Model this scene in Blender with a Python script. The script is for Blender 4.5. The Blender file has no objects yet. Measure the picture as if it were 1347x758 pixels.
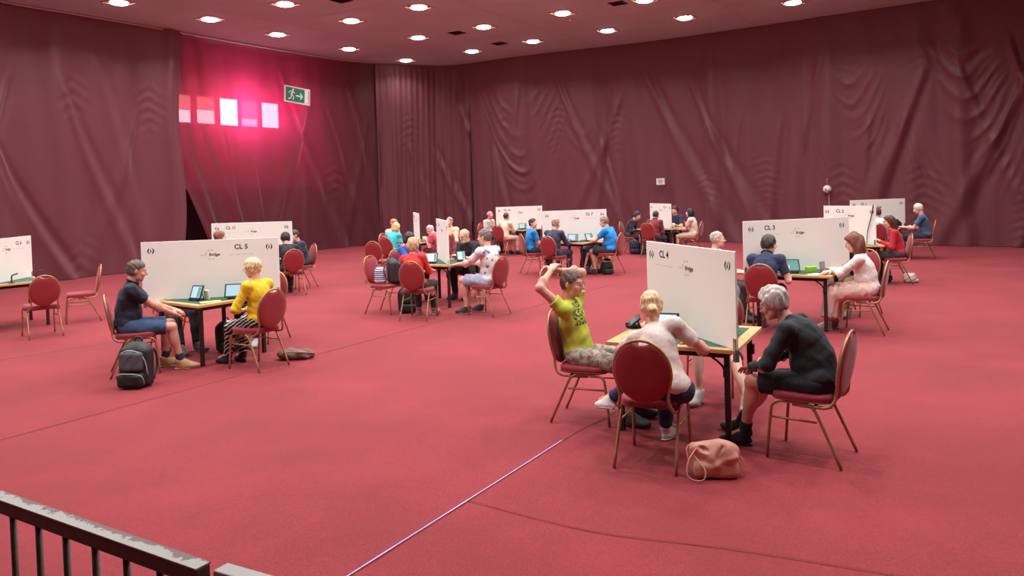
import bpy, bmesh, math, random
import numpy as np
from mathutils import Vector, Matrix, noise as mnoise
random.seed(7)
S = bpy.context.scene
C = S.collection
PI = math.pi

# ------------------------------------------------------------------ camera
cd = bpy.data.cameras.new('camera'); cam = bpy.data.objects.new('camera', cd); C.objects.link(cam)
S.camera = cam
cd.sensor_fit = 'HORIZONTAL'; cd.sensor_width = 36; cd.lens = 36*1012/1347
cd.shift_y = -(379-275.6)/1347
cd.clip_start = .05; cd.clip_end = 200
cam.matrix_world = (Matrix.Translation((0, 0, 2.02)) @ Matrix.Rotation(PI/2-.028, 4, 'X') @ Matrix.Rotation(-.031, 4, 'Z'))
# ------------------------------------------------------------------ world, exposure
w = bpy.data.worlds.new('world'); S.world = w; w.use_nodes = True
w.node_tree.nodes['Background'].inputs[0].default_value = (.75, .85, 1, 1)
w.node_tree.nodes['Background'].inputs[1].default_value = .3
S.view_settings.view_transform = 'Standard'; S.view_settings.look = 'None'
S.view_settings.gamma = 1; S.view_settings.use_curve_mapping = False
S.view_settings.exposure = 0.0
LAMP_W = 33          # watts of each ceiling downlight
WIN = 46              # strength of the daylit windows behind the curtain
CEIL = 6.95

# ------------------------------------------------------------------ materials
def M(name, col, rough=.6, metal=0, bump=0, bscale=40, var=0, vscale=8, sheen=0, spec=.5, emit=None, es=1, stretch=None, coat=0):
    m = bpy.data.materials.new(name); m.use_nodes = True
    nt = m.node_tree; b = nt.nodes['Principled BSDF']
    b.inputs['Base Color'].default_value = (*col, 1); b.inputs['Roughness'].default_value = rough
    b.inputs['Metallic'].default_value = metal; b.inputs['Specular IOR Level'].default_value = spec
    if sheen: b.inputs['Sheen Weight'].default_value = sheen; b.inputs['Sheen Roughness'].default_value = .4
    if coat: b.inputs['Coat Weight'].default_value = coat
    if emit: b.inputs['Emission Color'].default_value = (*emit, 1); b.inputs['Emission Strength'].default_value = es
    tc = nt.nodes.new('ShaderNodeTexCoord'); vec = tc.outputs['Object']
    if stretch:
        mp = nt.nodes.new('ShaderNodeMapping'); mp.inputs['Scale'].default_value = stretch
        nt.links.new(vec, mp.inputs[0]); vec = mp.outputs[0]
    if var:
        n = nt.nodes.new('ShaderNodeTexNoise'); n.inputs['Scale'].default_value = vscale; n.inputs['Detail'].default_value = 5
        nt.links.new(vec, n.inputs['Vector'])
        r = nt.nodes.new('ShaderNodeMapRange'); r.inputs[1].default_value = .3; r.inputs[2].default_value = .7
        r.inputs[3].default_value = 1-var; r.inputs[4].default_value = 1+var
        nt.links.new(n.outputs[0], r.inputs[0])
        x = nt.nodes.new('ShaderNodeVectorMath'); x.operation = 'SCALE'; x.inputs[0].default_value = col
        nt.links.new(r.outputs[0], x.inputs['Scale']); nt.links.new(x.outputs[0], b.inputs['Base Color'])
    if bump:
        n = nt.nodes.new('ShaderNodeTexNoise'); n.inputs['Scale'].default_value = bscale; n.inputs['Detail'].default_value = 4
        nt.links.new(vec, n.inputs['Vector'])
        bp = nt.nodes.new('ShaderNodeBump'); bp.inputs['Strength'].default_value = min(1, bump); bp.inputs['Distance'].default_value = .01
        nt.links.new(n.outputs[0], bp.inputs['Height']); nt.links.new(bp.outputs[0], b.inputs['Normal'])
    return m
def srgb(r, g, b):
    return tuple(((c/255)/12.92 if c/255 <= .04045 else ((c/255+.055)/1.055)**2.4) for c in (r, g, b))
_mc = {}
def cloth(rgb, rough=.85, var=.08):
    k = ('c', rgb)
    if k not in _mc: _mc[k] = M('cloth', srgb(*rgb), rough, 0, .5, 26, var, 5, sheen=.1)
    return _mc[k]
def hairm(rgb):
    k = ('h', rgb)
    if k not in _mc: _mc[k] = M('hair', srgb(*rgb), .6, 0, .9, 60, .35, 40, stretch=(1.2, 1.2, .35))
    return _mc[k]
def skinm(rgb):
    k = ('s', rgb)
    if k not in _mc: _mc[k] = M('skin', srgb(*rgb), .55, 0, .12, 60, .08, 18, spec=.4)
    return _mc[k]
def pattern_mat(kind):
    if kind in _mc: return _mc[kind]
    m = M(kind, (.5, .5, .5), .85); nt = m.node_tree; b = nt.nodes['Principled BSDF']; L = nt.links.new
    tc = [n for n in nt.nodes if n.type == 'TEX_COORD'][0]
    cr = nt.nodes.new('ShaderNodeValToRGB'); e = cr.color_ramp.elements
    cr.color_ramp.interpolation = 'LINEAR'
    if kind == 'floral':
        v = nt.nodes.new('ShaderNodeTexVoronoi'); v.inputs['Scale'].default_value = 12
        nz = nt.nodes.new('ShaderNodeTexNoise'); nz.inputs['Scale'].default_value = 30
        mx = nt.nodes.new('ShaderNodeMix'); mx.data_type = 'VECTOR'; mx.inputs[0].default_value = .06
        L(tc.outputs['Object'], mx.inputs[4]); L(nz.outputs['Color'], mx.inputs[5]); L(mx.outputs[1], v.inputs['Vector'])
        L(v.outputs['Distance'], cr.inputs[0])
        e[0].position = .26; e[0].color = (*srgb(60, 70, 95), 1); e[1].position = .33; e[1].color = (*srgb(225, 212, 214), 1)
        x = e.new(.2); x.color = (*srgb(95, 105, 125), 1)
    elif kind == 'zebra':
        v = nt.nodes.new('ShaderNodeTexWave'); v.inputs['Scale'].default_value = 8; v.inputs['Distortion'].default_value = 3.5
        v.inputs['Detail Scale'].default_value = 1.4; v.bands_direction = 'Z'; v.inputs['Detail'].default_value = 1
        mp = nt.nodes.new('ShaderNodeMapping'); mp.inputs['Rotation'].default_value = (.5, 0, 0)
        L(tc.outputs['Object'], mp.inputs[0]); L(mp.outputs[0], v.inputs['Vector']); L(v.outputs['Fac'], cr.inputs[0])
        e[0].position = .76; e[0].color = (*srgb(28, 24, 28), 1); e[1].position = .84; e[1].color = (*srgb(215, 200, 200), 1)
    elif kind == 'camo':
        v = nt.nodes.new('ShaderNodeTexNoise'); v.inputs['Scale'].default_value = 17; v.inputs['Distortion'].default_value = 1.5
        L(tc.outputs['Object'], v.inputs['Vector']); L(v.outputs[0], cr.inputs[0])
        e[0].position = .4; e[0].color = (*srgb(118, 100, 92), 1); e[1].position = .58; e[1].color = (*srgb(172, 152, 140), 1)
    elif kind == 'stripe':
        v = nt.nodes.new('ShaderNodeTexWave'); v.inputs['Scale'].default_value = 9; v.bands_direction = 'Z'; v.inputs['Distortion'].default_value = .6
        L(tc.outputs['Object'], v.inputs['Vector']); L(v.outputs['Fac'], cr.inputs[0])
        e[0].position = .48; e[0].color = (*srgb(70, 45, 110), 1); e[1].position = .52; e[1].color = (*srgb(225, 215, 225), 1)
    elif kind == 'lime_print':
        # dark floral print on the front of the shirt, only in a patch of the chest
        v = nt.nodes.new('ShaderNodeTexNoise'); v.inputs['Scale'].default_value = 26; v.inputs['Distortion'].default_value = 2.5; v.inputs['Detail'].default_value = 1
        L(tc.outputs['Object'], v.inputs['Vector'])
        sx = nt.nodes.new('ShaderNodeSeparateXYZ'); L(tc.outputs['Object'], sx.inputs[0])
        def rng(src, a, b2):
            c = nt.nodes.new('ShaderNodeMath'); c.operation = 'COMPARE'; c.inputs[1].default_value = (a+b2)/2; c.inputs[2].default_value = (b2-a)/2
            L(src, c.inputs[0]); return c.outputs[0]
        def mul(a, b2):
            c = nt.nodes.new('ShaderNodeMath'); c.operation = 'MULTIPLY'; L(a, c.inputs[0]); L(b2, c.inputs[1]); return c.outputs[0]
        g = nt.nodes.new('ShaderNodeMath'); g.operation = 'GREATER_THAN'; g.inputs[1].default_value = .5; L(v.outputs[0], g.inputs[0])
        mask = mul(mul(rng(sx.outputs[0], -.02, .13), rng(sx.outputs[2], .82, 1.02)), mul(rng(sx.outputs[1], -.1, .4), g.outputs[0]))
        L(mask, cr.inputs[0]); e[0].position = .4; e[0].color = (*srgb(186, 186, 62), 1); e[1].position = .6; e[1].color = (*srgb(52, 66, 40), 1)
    L(cr.outputs[0], b.inputs['Base Color'])
    _mc[kind] = m
    return m

red_fabric = M('red_chair_fabric', srgb(148, 32, 42), .75, 0, .35, 180, .1, 30, sheen=.25)
red_piping = M('red_piping', srgb(120, 22, 32), .7)
gold = M('gold_painted_steel', srgb(168, 122, 88), .38, .45, .1, 60, .1, 12)
dark_wood = M('dark_stained_leg', srgb(44, 22, 22), .5, 0, .1, 40, .15, 10)
beech = M('beech_edge', srgb(214, 158, 100), .45, 0, .1, 60, .12, 9, stretch=(1, 6, 1))
baize = M('green_baize', srgb(22, 84, 62), .95, 0, .3, 300, .06, 40, sheen=.3)
white_board = M('white_laminate', srgb(246, 236, 230), .6, 0, 0, 1, .015, 2, spec=.25)
steel = M('steel', srgb(150, 148, 150), .35, .8)
black_plastic = M('black_plastic', srgb(28, 28, 32), .45)
ink = M('black_ink', srgb(30, 24, 30), .8)
grey_ink = M('grey_ink', srgb(80, 74, 80), .8)
pale_ink = M('pale_ink', srgb(206, 190, 188), .8)
screen_m = M('lit_screen', (.1, .1, .1), .2, emit=srgb(165, 205, 220), es=1.0)
screen_w = M('lit_screen_white', (.1, .1, .1), .2, emit=srgb(205, 236, 240), es=1.2)
screen_g = M('lit_screen_green', (.05, .1, .1), .2, emit=srgb(70, 140, 130), es=.8)
paper = M('paper', srgb(225, 215, 205), .8)
glass_m = M('tumbler', srgb(150, 120, 120), .1, 0)
eye_white = M('eye_white', srgb(215, 205, 200), .3)
iris = M('dark_iris', srgb(40, 28, 22), .3)
lipm = M('lip', srgb(165, 92, 84), .5)
sole_m = M('shoe_sole', srgb(205, 195, 185), .7)

# ------------------------------------------------------------------ mesh helpers
def tag(o, label=None, cat=None, group=None, kind=None):
    if label: o['label'] = label
    if cat: o['category'] = cat
    if group: o['group'] = group
    if kind: o['kind'] = kind
    return o
def empty(name, loc, rz=0, label=None, cat=None, group=None):
    o = bpy.data.objects.new(name, None); C.objects.link(o); o.location = loc; o.rotation_euler = (0, 0, rz)
    o.empty_display_size = .1
    return tag(o, label, cat, group)
def obj(name, bm, mat, parent=None, smooth=True):
    me = bpy.data.meshes.new(name)
    if isinstance(bm, bmesh.types.BMesh):
        bmesh.ops.recalc_face_normals(bm, faces=bm.faces); bm.to_mesh(me); bm.free()
    else:
        v, f = bm; me.from_pydata([tuple(x) for x in v], [], f); me.update()
    for m in (mat if isinstance(mat, (list, tuple)) else [mat]): me.materials.append(m)
    if smooth: me.polygons.foreach_set('use_smooth', [True]*len(me.polygons))
    o = bpy.data.objects.new(name, me); C.objects.link(o); o.parent = parent
    return o
def box(bm, c, s, R=None, bev=0):
    g = bmesh.ops.create_cube(bm, size=1)['verts']
    for v in g: v.co = Vector((v.co.x*s[0], v.co.y*s[1], v.co.z*s[2]))
    if bev:
        es = list({e for v in g for e in v.link_edges})
        r = bmesh.ops.bevel(bm, geom=es, offset=bev, segments=2, affect='EDGES', profile=.5)
        g = list({v for f in r['faces'] for v in f.verts} | {v for v in g if v.is_valid})
    for v in g:
        if R: v.co = R @ v.co
        v.co += Vector(c)
    return g
def crom(pts, sub=4):
    P = [Vector(p) for p in pts]
    if len(P) < 3 or sub < 2: return P
    out = []
    for i in range(len(P)-1):
        p0 = P[max(i-1, 0)]; p1 = P[i]; p2 = P[i+1]; p3 = P[min(i+2, len(P)-1)]
        for k in range(sub):
            t = k/sub
            out.append(.5*((2*p1)+(p2-p0)*t+(2*p0-5*p1+4*p2-p3)*t*t+(3*p1-p0-3*p2+p3)*t**3))
    out.append(P[-1]); return out
def tube(bm, pts, r, n=8, sub=4, closed=False, flat=1.0):
    P = crom(pts, sub); N = len(P); rs = r if isinstance(r, (list, tuple)) else None
    prev = None; rings = []
    for i, p in enumerate(P):
        if closed: t = P[(i+1) % N]-P[(i-1) % N]
        else: t = P[min(i+1, N-1)]-P[max(i-1, 0)]
        if t.length < 1e-9: t = Vector((0, 0, 1))
        t.normalize()
        if prev is None:
            a = Vector((0, 0, 1)) if abs(t.z) < .9 else Vector((1, 0, 0))
            u = t.cross(a).normalized()
        else:
            u = (prev-t*prev.dot(t)); u = u.normalized() if u.length > 1e-6 else t.orthogonal().normalized()
        prev = u; v = t.cross(u)
        rr = r if not rs else rs[0]+(rs[1]-rs[0])*i/(N-1)
        rings.append([bm.verts.new(p+u*rr*math.cos(2*PI*k/n)+v*rr*flat*math.sin(2*PI*k/n)) for k in range(n)])
    m = N if closed else N-1
    for i in range(m):
        A = rings[i]; B = rings[(i+1) % N]
        for k in range(n): bm.faces.new((A[k], A[(k+1) % n], B[(k+1) % n], B[k]))
    if not closed:
        bm.faces.new(rings[0]); bm.faces.new(rings[-1])
def BM(): return bmesh.new()

# ------------------------------------------------------------------ smooth solids from distance fields
def V(*a): return np.array(a, dtype=np.float64)
def nrm(v): return v/(np.linalg.norm(v)+1e-12)
class Field:
    def __init__(s, k=.02): s.p = []; s.k = k
    def rc(s, a, b, ra, rb, k=None, cut=None, sub=False): s.p.append(('r', V(*a), V(*b), ra, rb, s.k if k is None else k, cut, sub)); return s
    def el(s, c, r, R=None, k=None, cut=None, sub=False): s.p.append(('e', V(*c), V(*r), np.eye(3) if R is None else np.array(R), 0, s.k if k is None else k, cut, sub)); return s
    def bx(s, c, r, R=None, k=None, rnd=.01, cut=None, sub=False): s.p.append(('b', V(*c), V(*r), np.eye(3) if R is None else np.array(R), rnd, s.k if k is None else k, cut, sub)); return s
    def mesh(s, vox, disp=None, clip=None):
        lo = np.full(3, 1e9); hi = -lo; bbs = []
        for q in s.p:
            if q[0] == 'r':
                r = max(q[3], q[4]); a = np.minimum(q[1], q[2])-r; b = np.maximum(q[1], q[2])+r
            else:
                e = np.abs(q[3]) @ (np.abs(q[2]) if q[0] == 'b' else np.abs(q[2])); a = q[1]-e-.005; b = q[1]+e+.005
            bbs.append((a, b))
            if not q[7]: lo = np.minimum(lo, a); hi = np.maximum(hi, b)
        lo = lo-3*vox-.012; hi = hi+3*vox+.012
        n = np.ceil((hi-lo)/vox).astype(int)+1
        F = np.full(n, .06, dtype=np.float32)
        for q, (a, b) in zip(s.p, bbs):
            pad = q[5]+2.5*vox+.012
            i0 = np.maximum(np.floor((a-pad-lo)/vox).astype(int), 0); i1 = np.minimum(np.ceil((b+pad-lo)/vox).astype(int)+1, n)
            if (i1 <= i0).any(): continue
            x, y, z = [(lo[j]+vox*np.arange(i0[j], i1[j])).astype(np.float32) for j in range(3)]
            X = x[:, None, None]; Y = y[None, :, None]; Z = z[None, None, :]
            if q[0] == 'r':
                ab = q[2]-q[1]; L2 = float(ab @ ab)+1e-12
                t = ((X-q[1][0])*ab[0]+(Y-q[1][1])*ab[1]+(Z-q[1][2])*ab[2])/L2
                t = np.clip(t, 0, 1)
                d = np.sqrt((X-q[1][0]-t*ab[0])**2+(Y-q[1][1]-t*ab[1])**2+(Z-q[1][2]-t*ab[2])**2)-(q[3]+(q[4]-q[3])*t)
            else:
                R = q[3]; dx = X-q[1][0]; dy = Y-q[1][1]; dz = Z-q[1][2]
                u = [R[0, j]*dx+R[1, j]*dy+R[2, j]*dz for j in range(3)]
                if q[0] == 'e':
                    k0 = np.sqrt((u[0]/q[2][0])**2+(u[1]/q[2][1])**2+(u[2]/q[2][2])**2)
                    k1 = np.sqrt((u[0]/q[2][0]**2)**2+(u[1]/q[2][1]**2)**2+(u[2]/q[2][2]**2)**2)
                    d = k0*(k0-1)/(k1+1e-6)
                    d = np.where(k0 < .05, -float(min(q[2])), d)
                else:
                    g = [np.abs(u[j])-(q[2][j]-q[4]) for j in range(3)]
                    d = np.sqrt(np.maximum(g[0], 0)**2+np.maximum(g[1], 0)**2+np.maximum(g[2], 0)**2)+np.minimum(np.maximum(g[0], np.maximum(g[1], g[2])), 0)-q[4]
            if q[6] is not None:
                for (cp, cn) in (q[6] if isinstance(q[6], list) else [q[6]]):
                    d = np.maximum(d, (X-cp[0])*cn[0]+(Y-cp[1])*cn[1]+(Z-cp[2])*cn[2])
            sl = tuple(slice(i0[j], i1[j]) for j in range(3)); G = F[sl]; k = max(q[5], 1e-4)
            if q[7]:
                h = np.maximum(k-np.abs(G+d), 0)/k; F[sl] = np.maximum(G, -d)+h*h*k*.25
            else:
                h = np.maximum(k-np.abs(G-d), 0)/k; F[sl] = np.minimum(G, d)-h*h*k*.25
        if disp:
            x, y, z = [(lo[j]+vox*np.arange(n[j])).astype(np.float32) for j in range(3)]
            near = np.nonzero(np.abs(F) < .03)
            F[near] += disp(x[near[0]], y[near[1]], z[near[2]])
        if clip:
            x, y, z = [(lo[j]+vox*np.arange(n[j])).astype(np.float32) for j in range(3)]
            for (cp, cn) in clip:
                F = np.maximum(F, ((x-cp[0])*cn[0])[:, None, None]+((y-cp[1])*cn[1])[None, :, None]+((z-cp[2])*cn[2])[None, None, :])
        return nets(F, lo, vox)
def nets(F, lo, vox):
    I = F < 0
    cnt = np.zeros(tuple(d-1 for d in F.shape), np.int8)
    for a in (0, 1):
        for b in (0, 1):
            for c in (0, 1):
                cnt += I[a:F.shape[0]-1+a, b:F.shape[1]-1+b, c:F.shape[2]-1+c]
    act = np.nonzero((cnt > 0) & (cnt < 8)); n = len(act[0])
    idx = np.full(cnt.shape, -1, np.int32); idx[act] = np.arange(n)
    acc = np.zeros((n, 3)); m = np.zeros(n)
    cs = [(a, b, c) for a in (0, 1) for b in (0, 1) for c in (0, 1)]
    val = {c: F[act[0]+c[0], act[1]+c[1], act[2]+c[2]] for c in cs}
    for c in cs:
        for ax in range(3):
            if c[ax]: continue
            e = list(c); e[ax] = 1; e = tuple(e)
            a, b = val[c], val[e]; x = (a < 0) != (b < 0)
            t = np.where(x, a/np.where(x, a-b, 1), 0)
            for j in range(3): acc[:, j] += np.where(x, c[j]+(t if j == ax else 0), 0)
            m += x
    acc /= m[:, None]
    P = (acc+np.stack(act, 1))*vox+lo
    Q = []
    for ax in range(3):
        A = np.moveaxis(I, ax, 0); x = A[:-1] != A[1:]; sgn = np.moveaxis(A[:-1], 0, ax)
        e = np.array(np.nonzero(np.moveaxis(x, 0, ax)))
        u, v = [(1, 2), (2, 0), (0, 1)][ax]
        ok = (e[u] > 0) & (e[v] > 0) & (e[u] < cnt.shape[u]) & (e[v] < cnt.shape[v]); e = e[:, ok]
        s0 = sgn[tuple(e)]
        def at(du, dv):
            q = e.copy(); q[u] -= du; q[v] -= dv; return idx[tuple(q)]
        q4 = np.stack([at(1, 1), at(0, 1), at(0, 0), at(1, 0)], 1)
        q4[~s0] = q4[~s0][:, ::-1]; Q.append(q4)
    return P, np.concatenate(Q)
def fobj(name, PQ, mat, parent, relax=1):
    P, Q = PQ
    me = bpy.data.meshes.new(name); nv = len(P); nf = len(Q)
    me.vertices.add(nv); me.loops.add(nf*4); me.polygons.add(nf)
    me.vertices.foreach_set('co', P.astype(np.float32).ravel())
    me.loops.foreach_set('vertex_index', Q.ravel().astype(np.int32))
    me.polygons.foreach_set('loop_start', np.arange(0, nf*4, 4, dtype=np.int32))
    me.polygons.foreach_set('use_smooth', np.ones(nf, bool))
    me.update(calc_edges=True); me.validate()
    for m in (mat if isinstance(mat, (list, tuple)) else [mat]): me.materials.append(m)
    o = bpy.data.objects.new(name, me); C.objects.link(o); o.parent = parent
    return o
def wav(amp, sc, seed=0, st=(1, 1, 1)):
    rs = np.random.RandomState(seed+11); W = rs.normal(size=(6, 3))*sc*np.array(st); ph = rs.rand(6)*6.28
    def f(x, y, z):
        r = 0
        for k in range(6): r = r+np.sin(W[k, 0]*x+W[k, 1]*y+W[k, 2]*z+ph[k])
        return (amp*r/2.5).astype(np.float32)
    return f
def frame(u, f):
    u = nrm(u); r = nrm(np.cross(f, u)); f = np.cross(u, r); return np.stack([r, f, u], 1)   # columns right, fwd, up
def rotm(ax, a): return np.array(Matrix.Rotation(a, 3, Vector(ax)))

# ------------------------------------------------------------------ people
def ik(a, b, l1, l2, hint):
    d = b-a; D = np.linalg.norm(d)
    if D > (l1+l2)*.995: d = d/D*(l1+l2)*.995; D = np.linalg.norm(d)
    if D < abs(l1-l2)+.02: D = abs(l1-l2)+.02; d = nrm(d)*D
    x = (D*D+l1*l1-l2*l2)/(2*D); h = math.sqrt(max(l1*l1-x*x, 0)); dn = nrm(d)
    hv = V(*hint); hv = nrm(hv-dn*(hv @ dn))
    return a+dn*x+hv*h, a+d
def person(label, loc, face, vox=.012, s=1.0, g=0.0, fem=False, lean=.05, hunch=.15, roll=0, twist=0,
           hy=0, hp=0, hands=None, elb=None, feet=None, knees=None, footdir=None, skin=(226, 168, 150), top=None, sleeve='short',
           topmat=None, low=None, lowmat=None, legs='long', hair='short', hairc=(70, 55, 50), shoes=(40, 36, 38), glasses=False,
           beard=None, sock=None, curl=.34, collar=False, group=None, dx=0, slv=.66, fist=None, palm=None, seatz=0):
    th = math.atan2(-face[0], face[1])
    root = empty('person', (loc[0], loc[1], 0), th, label, 'person', group)
    sk = skinm(skin); fs = .92 if fem else 1.0
    # spine
    TW = rotm((0, 0, 1), twist)
    def sp(a): return nrm(TW @ V(math.sin(roll), math.sin(a), math.cos(a)))
    fw = TW @ V(0, 1, 0)
    P = V(dx, -.075, .560+seatz); u1, u2, u3 = sp(lean), sp(lean+hunch*.5), sp(lean+hunch)
    Wst = P+u1*.165*s; Ch = Wst+u2*.155*s; N = Ch+u3*.145*s
    F2 = frame(u2, fw); F3 = frame(u3, fw); r3 = F3[:, 0]
    shw = .172*s*fs
    SH = {-1: N-u3*.055*s-r3*shw, 1: N-u3*.055*s+r3*shw}
    nu = sp(lean*.6+hunch+.12 if hunch > .3 else lean*.5+hunch*.6+.08)
    HB = N+nu*.070*s; HR = frame(V(0, 0, 1), V(0, 1, 0))
    Rz = rotm((0, 0, 1), hy); Rx = rotm((1, 0, 0), hp)
    HR = Rz @ Rx
    HC = HB+HR @ V(0, .022*s, .085*s)
    hs = s*(.97 if fem else 1.0)
    def H(x, y, z): return HC+HR @ (V(x, y, z)*hs)
    hands = hands or {}; elb = elb or {}; feet = feet or {}; knees = knees or {}; footdir = footdir or {}; fist = fist or {}; palm = palm or {}
    AR, LG = {}, {}
    for sd in (-1, 1):
        t = V(*hands.get(sd, (sd*.11+dx, .30, .70)))
        E, Wr = ik(SH[sd], t, .285*s, .25*s, elb.get(sd, (sd*.40, -.5, -1)))
        AR[sd] = (SH[sd], E, Wr)
        hip = P+V(sd*.088*s, .015, -.02)
        A0 = V(*feet.get(sd, (sd*.13+dx, .37, .10)))
        K, A = ik(hip, A0, .425*s, .405*s, knees.get(sd, (sd*.12, .8, 1)))
        LG[sd] = (hip, K, A)
    # ---- body: one continuous skin
    b = Field(.03)
    b.el(P+V(0, -.01, 0), (.145*s+g*.5, .11*s+g*.4, .10)).rc(P, Wst, .105*s, .10*s+g*.6).el(Ch-u2*.03, (.145*s*fs+g*.4, .10*s+g*.4, .155*s), F2)
    b.rc(SH[-1], SH[1], .052*s*fs, .052*s*fs)
    b.rc(N-u3*.01, HB+nu*.02+HR@V(0, -.012, 0), .056*s*fs, .049*s*fs, k=.04)
    for sd in (-1, 1):
        Sx, E, Wr = AR[sd]; q = .93 if fem else 1
        b.rc(Sx, E, .047*s*q+g*.1, .037*s*q); b.rc(E, Wr, .039*s*q, .024*s*q, k=.02)
        b.el(E+(Wr-E)*.28, (.043*s*q, .043*s*q, .06*s), k=.02)
        hp_, K, A = LG[sd]
        b.rc(hp_, K, .080*s+g*.2, .055*s); b.rc(K, A, .052*s, .034*s, k=.02)
        cb = nrm(np.cross(np.cross(K-A, V(0, 1, .2)), K-A))
        b.el(K+(A-K)*.33-cb*.018, (.05*s, .05*s, .10*s), frame(K-A, V(0, 1, 0)+1e-3), k=.03)
        fd = nrm(V(*footdir.get(sd, (sd*.18, 1, -.12)))); b.rc(A, A+fd*.13*s-V(0, 0, .035), .034*s, .026*s)
        # hand
        d = nrm(Wr-E); pn = V(*palm.get(sd, (0, 0, -1))); pn = nrm(pn-d*(pn @ d)) ; side = np.cross(d, pn)*sd   # towards the thumb
        if side @ V(-sd, .3, .2) < 0 and sd not in palm: side = -side
        hl = s*(.94 if fem else 1.02)
        for i in range(4):
            o = (1.5-i)*.021*hl
            kn = Wr+d*(.088-abs(i-1.2)*.004)*hl+side*o
            b.rc(Wr+side*o*.55+d*.012, kn, .0165*hl, .0125*hl, k=.014)
            cu = curl if sd not in fist else fist[sd]
            L = [.068, .077, .072, .056][i]*hl
            sp_ = side*(1.5-i)*.12
            d1 = nrm(d*math.cos(cu*.8)+pn*math.sin(cu*.8)+sp_); m1 = kn+d1*L*.52
            d2 = nrm(d*math.cos(cu*1.9)+pn*math.sin(cu*1.9)+sp_*.5); m2 = m1+d2*L*.5
            b.rc(kn, m1, .0096*hl, .0088*hl, k=.006); b.rc(m1, m2, .0088*hl, .0072*hl, k=.004)
        b0 = Wr+d*.022*hl+side*.02*hl; t1 = b0+nrm(d*.65+side*.75+pn*.25)*.045*hl; t2 = t1+nrm(d*.9+side*.35+pn*.35)*.038*hl
        b.rc(b0, t1, .0145*hl, .0115*hl, k=.012); b.rc(t1, t2, .011*hl, .0085*hl, k=.005)
    # head
    b.el(H(0, -.012, .028), (.074*hs, .092*hs, .084*hs), HR, k=.02)
    b.el(H(0, .022, -.038), (.060*hs, .066*hs, .072*hs), HR, k=.03)
    b.rc(H(-.03, .035, -.075), H(.03, .035, -.075), .026*hs, .026*hs, k=.03); b.el(H(0, .068, -.094), (.022*hs, .018*hs, .018*hs), HR, k=.02)
    b.rc(H(-.034, .074, .022), H(.034, .074, .022), .011*hs, .011*hs, k=.014)
    for sd in (-1, 1):
        b.el(H(sd*.031, .093, .002), (.018*hs, .015*hs, .013*hs), HR, k=.012, sub=True)
        b.el(H(sd*.040, .062, -.03), (.022*hs, .022*hs, .020*hs), HR, k=.02)
        b.el(H(sd*.077, -.008, -.008), (.009*hs, .019*hs, .031*hs), HR @ rotm((0, 0, 1), sd*.35), k=.006)
    b.rc(H(0, .084, .008), H(0, .107, -.026), .008*hs, .0125*hs, k=.012)
    b.rc(H(-.012, .092, -.031), H(.012, .092, -.031), .009*hs, .009*hs, k=.008)
    b.rc(H(-.018, .077, -.052), H(.018, .077, -.052), .0085*hs, .0085*hs, k=.008); b.rc(H(-.015, .077, -.063), H(.015, .077, -.063), .009*hs, .009*hs, k=.008)
    b.rc(H(-.022, .090, -.0575), H(.022, .090, -.0575), .0035*hs, .0035*hs, k=.004, sub=True)
    body = fobj('body', b.mesh(vox, clip=[((0, 0, .004), (0, 0, -1))]), sk, root)
    if vox <= .011:
        for sd in (-1, 1):
            bm = BM(); bmesh.ops.create_uvsphere(bm, u_segments=12, v_segments=8, radius=.0115*hs)
            for v in bm.verts: v.co = Vector(H(sd*.031, .0735, .002))+Vector(HR @ np.array(v.co))
            for f in bm.faces: f.material_index = 1 if (np.linalg.norm(np.array(f.calc_center_median())-H(sd*.031, .085, .0)) < .0052*hs) else 0
            obj('eye', bm, [eye_white, iris], root)
            bm = BM(); tube(bm, [H(sd*.014, .089, .022), H(sd*.032, .087, .027), H(sd*.050, .072, .021)], .003*hs, 6, 3)
            obj('eyebrow', bm, hairm(hairc), root)
        bm = BM(); tube(bm, [H(-.021, .081, -.057), H(-.008, .087, -.0545), (H(0, .0875, -.0555)), H(.008, .087, -.0545), H(.021, .081, -.057)], .004*hs, 6, 3)
        obj('lips', bm, lipm, root)
    # ---- top
    o = .016; seed = int(abs(loc[0]*37+loc[1]*11)*10) % 997
    t = Field(.035); q = .93 if fem else 1
    hemc = [(P-V(0, 0, .075), V(0, 0, -1))]
    t.el(P+V(0, -.005, .02), (.158*s+g*.7, .128*s+g*.6, .105), cut=None)
    t.rc(P+V(0, .0, .03), Wst, .118*s+g*.5, .117*s+g*.75).el(Wst+V(0, .02+g*.35, -.03), (.135*s+g*.7, .115*s+g*.7, .12*s), F2)
    t.el(Ch-u2*.03, (.158*s*fs+g*.5, .115*s+g*.4, .168*s), F2)
    if fem: t.el(Ch+F2[:, 1]*.065-u2*.03+F2[:, 0]*.06, (.06, .055, .06), F2).el(Ch+F2[:, 1]*.065-u2*.03-F2[:, 0]*.06, (.06, .055, .06), F2)
    t.rc(SH[-1], SH[1], .066*s*fs, .066*s*fs)
    t.rc(N-u3*.035, N+nu*(.028 if collar else .006)+HR@V(0, -.0, 0), .078*s*fs, (.066 if collar else .062)*s*fs, k=.03, cut=(N+nu*(.036 if collar else .012), nu))
    for sd in (-1, 1):
        Sx, E, Wr = AR[sd]
        if sleeve == 'short':
            e = Sx+(E-Sx)*slv; t.rc(Sx, Sx+(E-Sx)*(slv+.2), .064*s*q+g*.1, .060*s*q+g*.1, cut=(e, nrm(E-Sx)))
        elif sleeve == 'long':
            t.rc(Sx, E, .063*s*q+g*.1, .055*s*q, k=.03); t.rc(E, Wr, .056*s*q, .038*s*q, k=.03, cut=(Wr-nrm(Wr-E)*.01, nrm(Wr-E)))
    d1 = wav(.0042, 30, seed, (1, 1, .7)); d2 = wav(.0018, 55, seed+5, (1, 1, 1))
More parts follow.
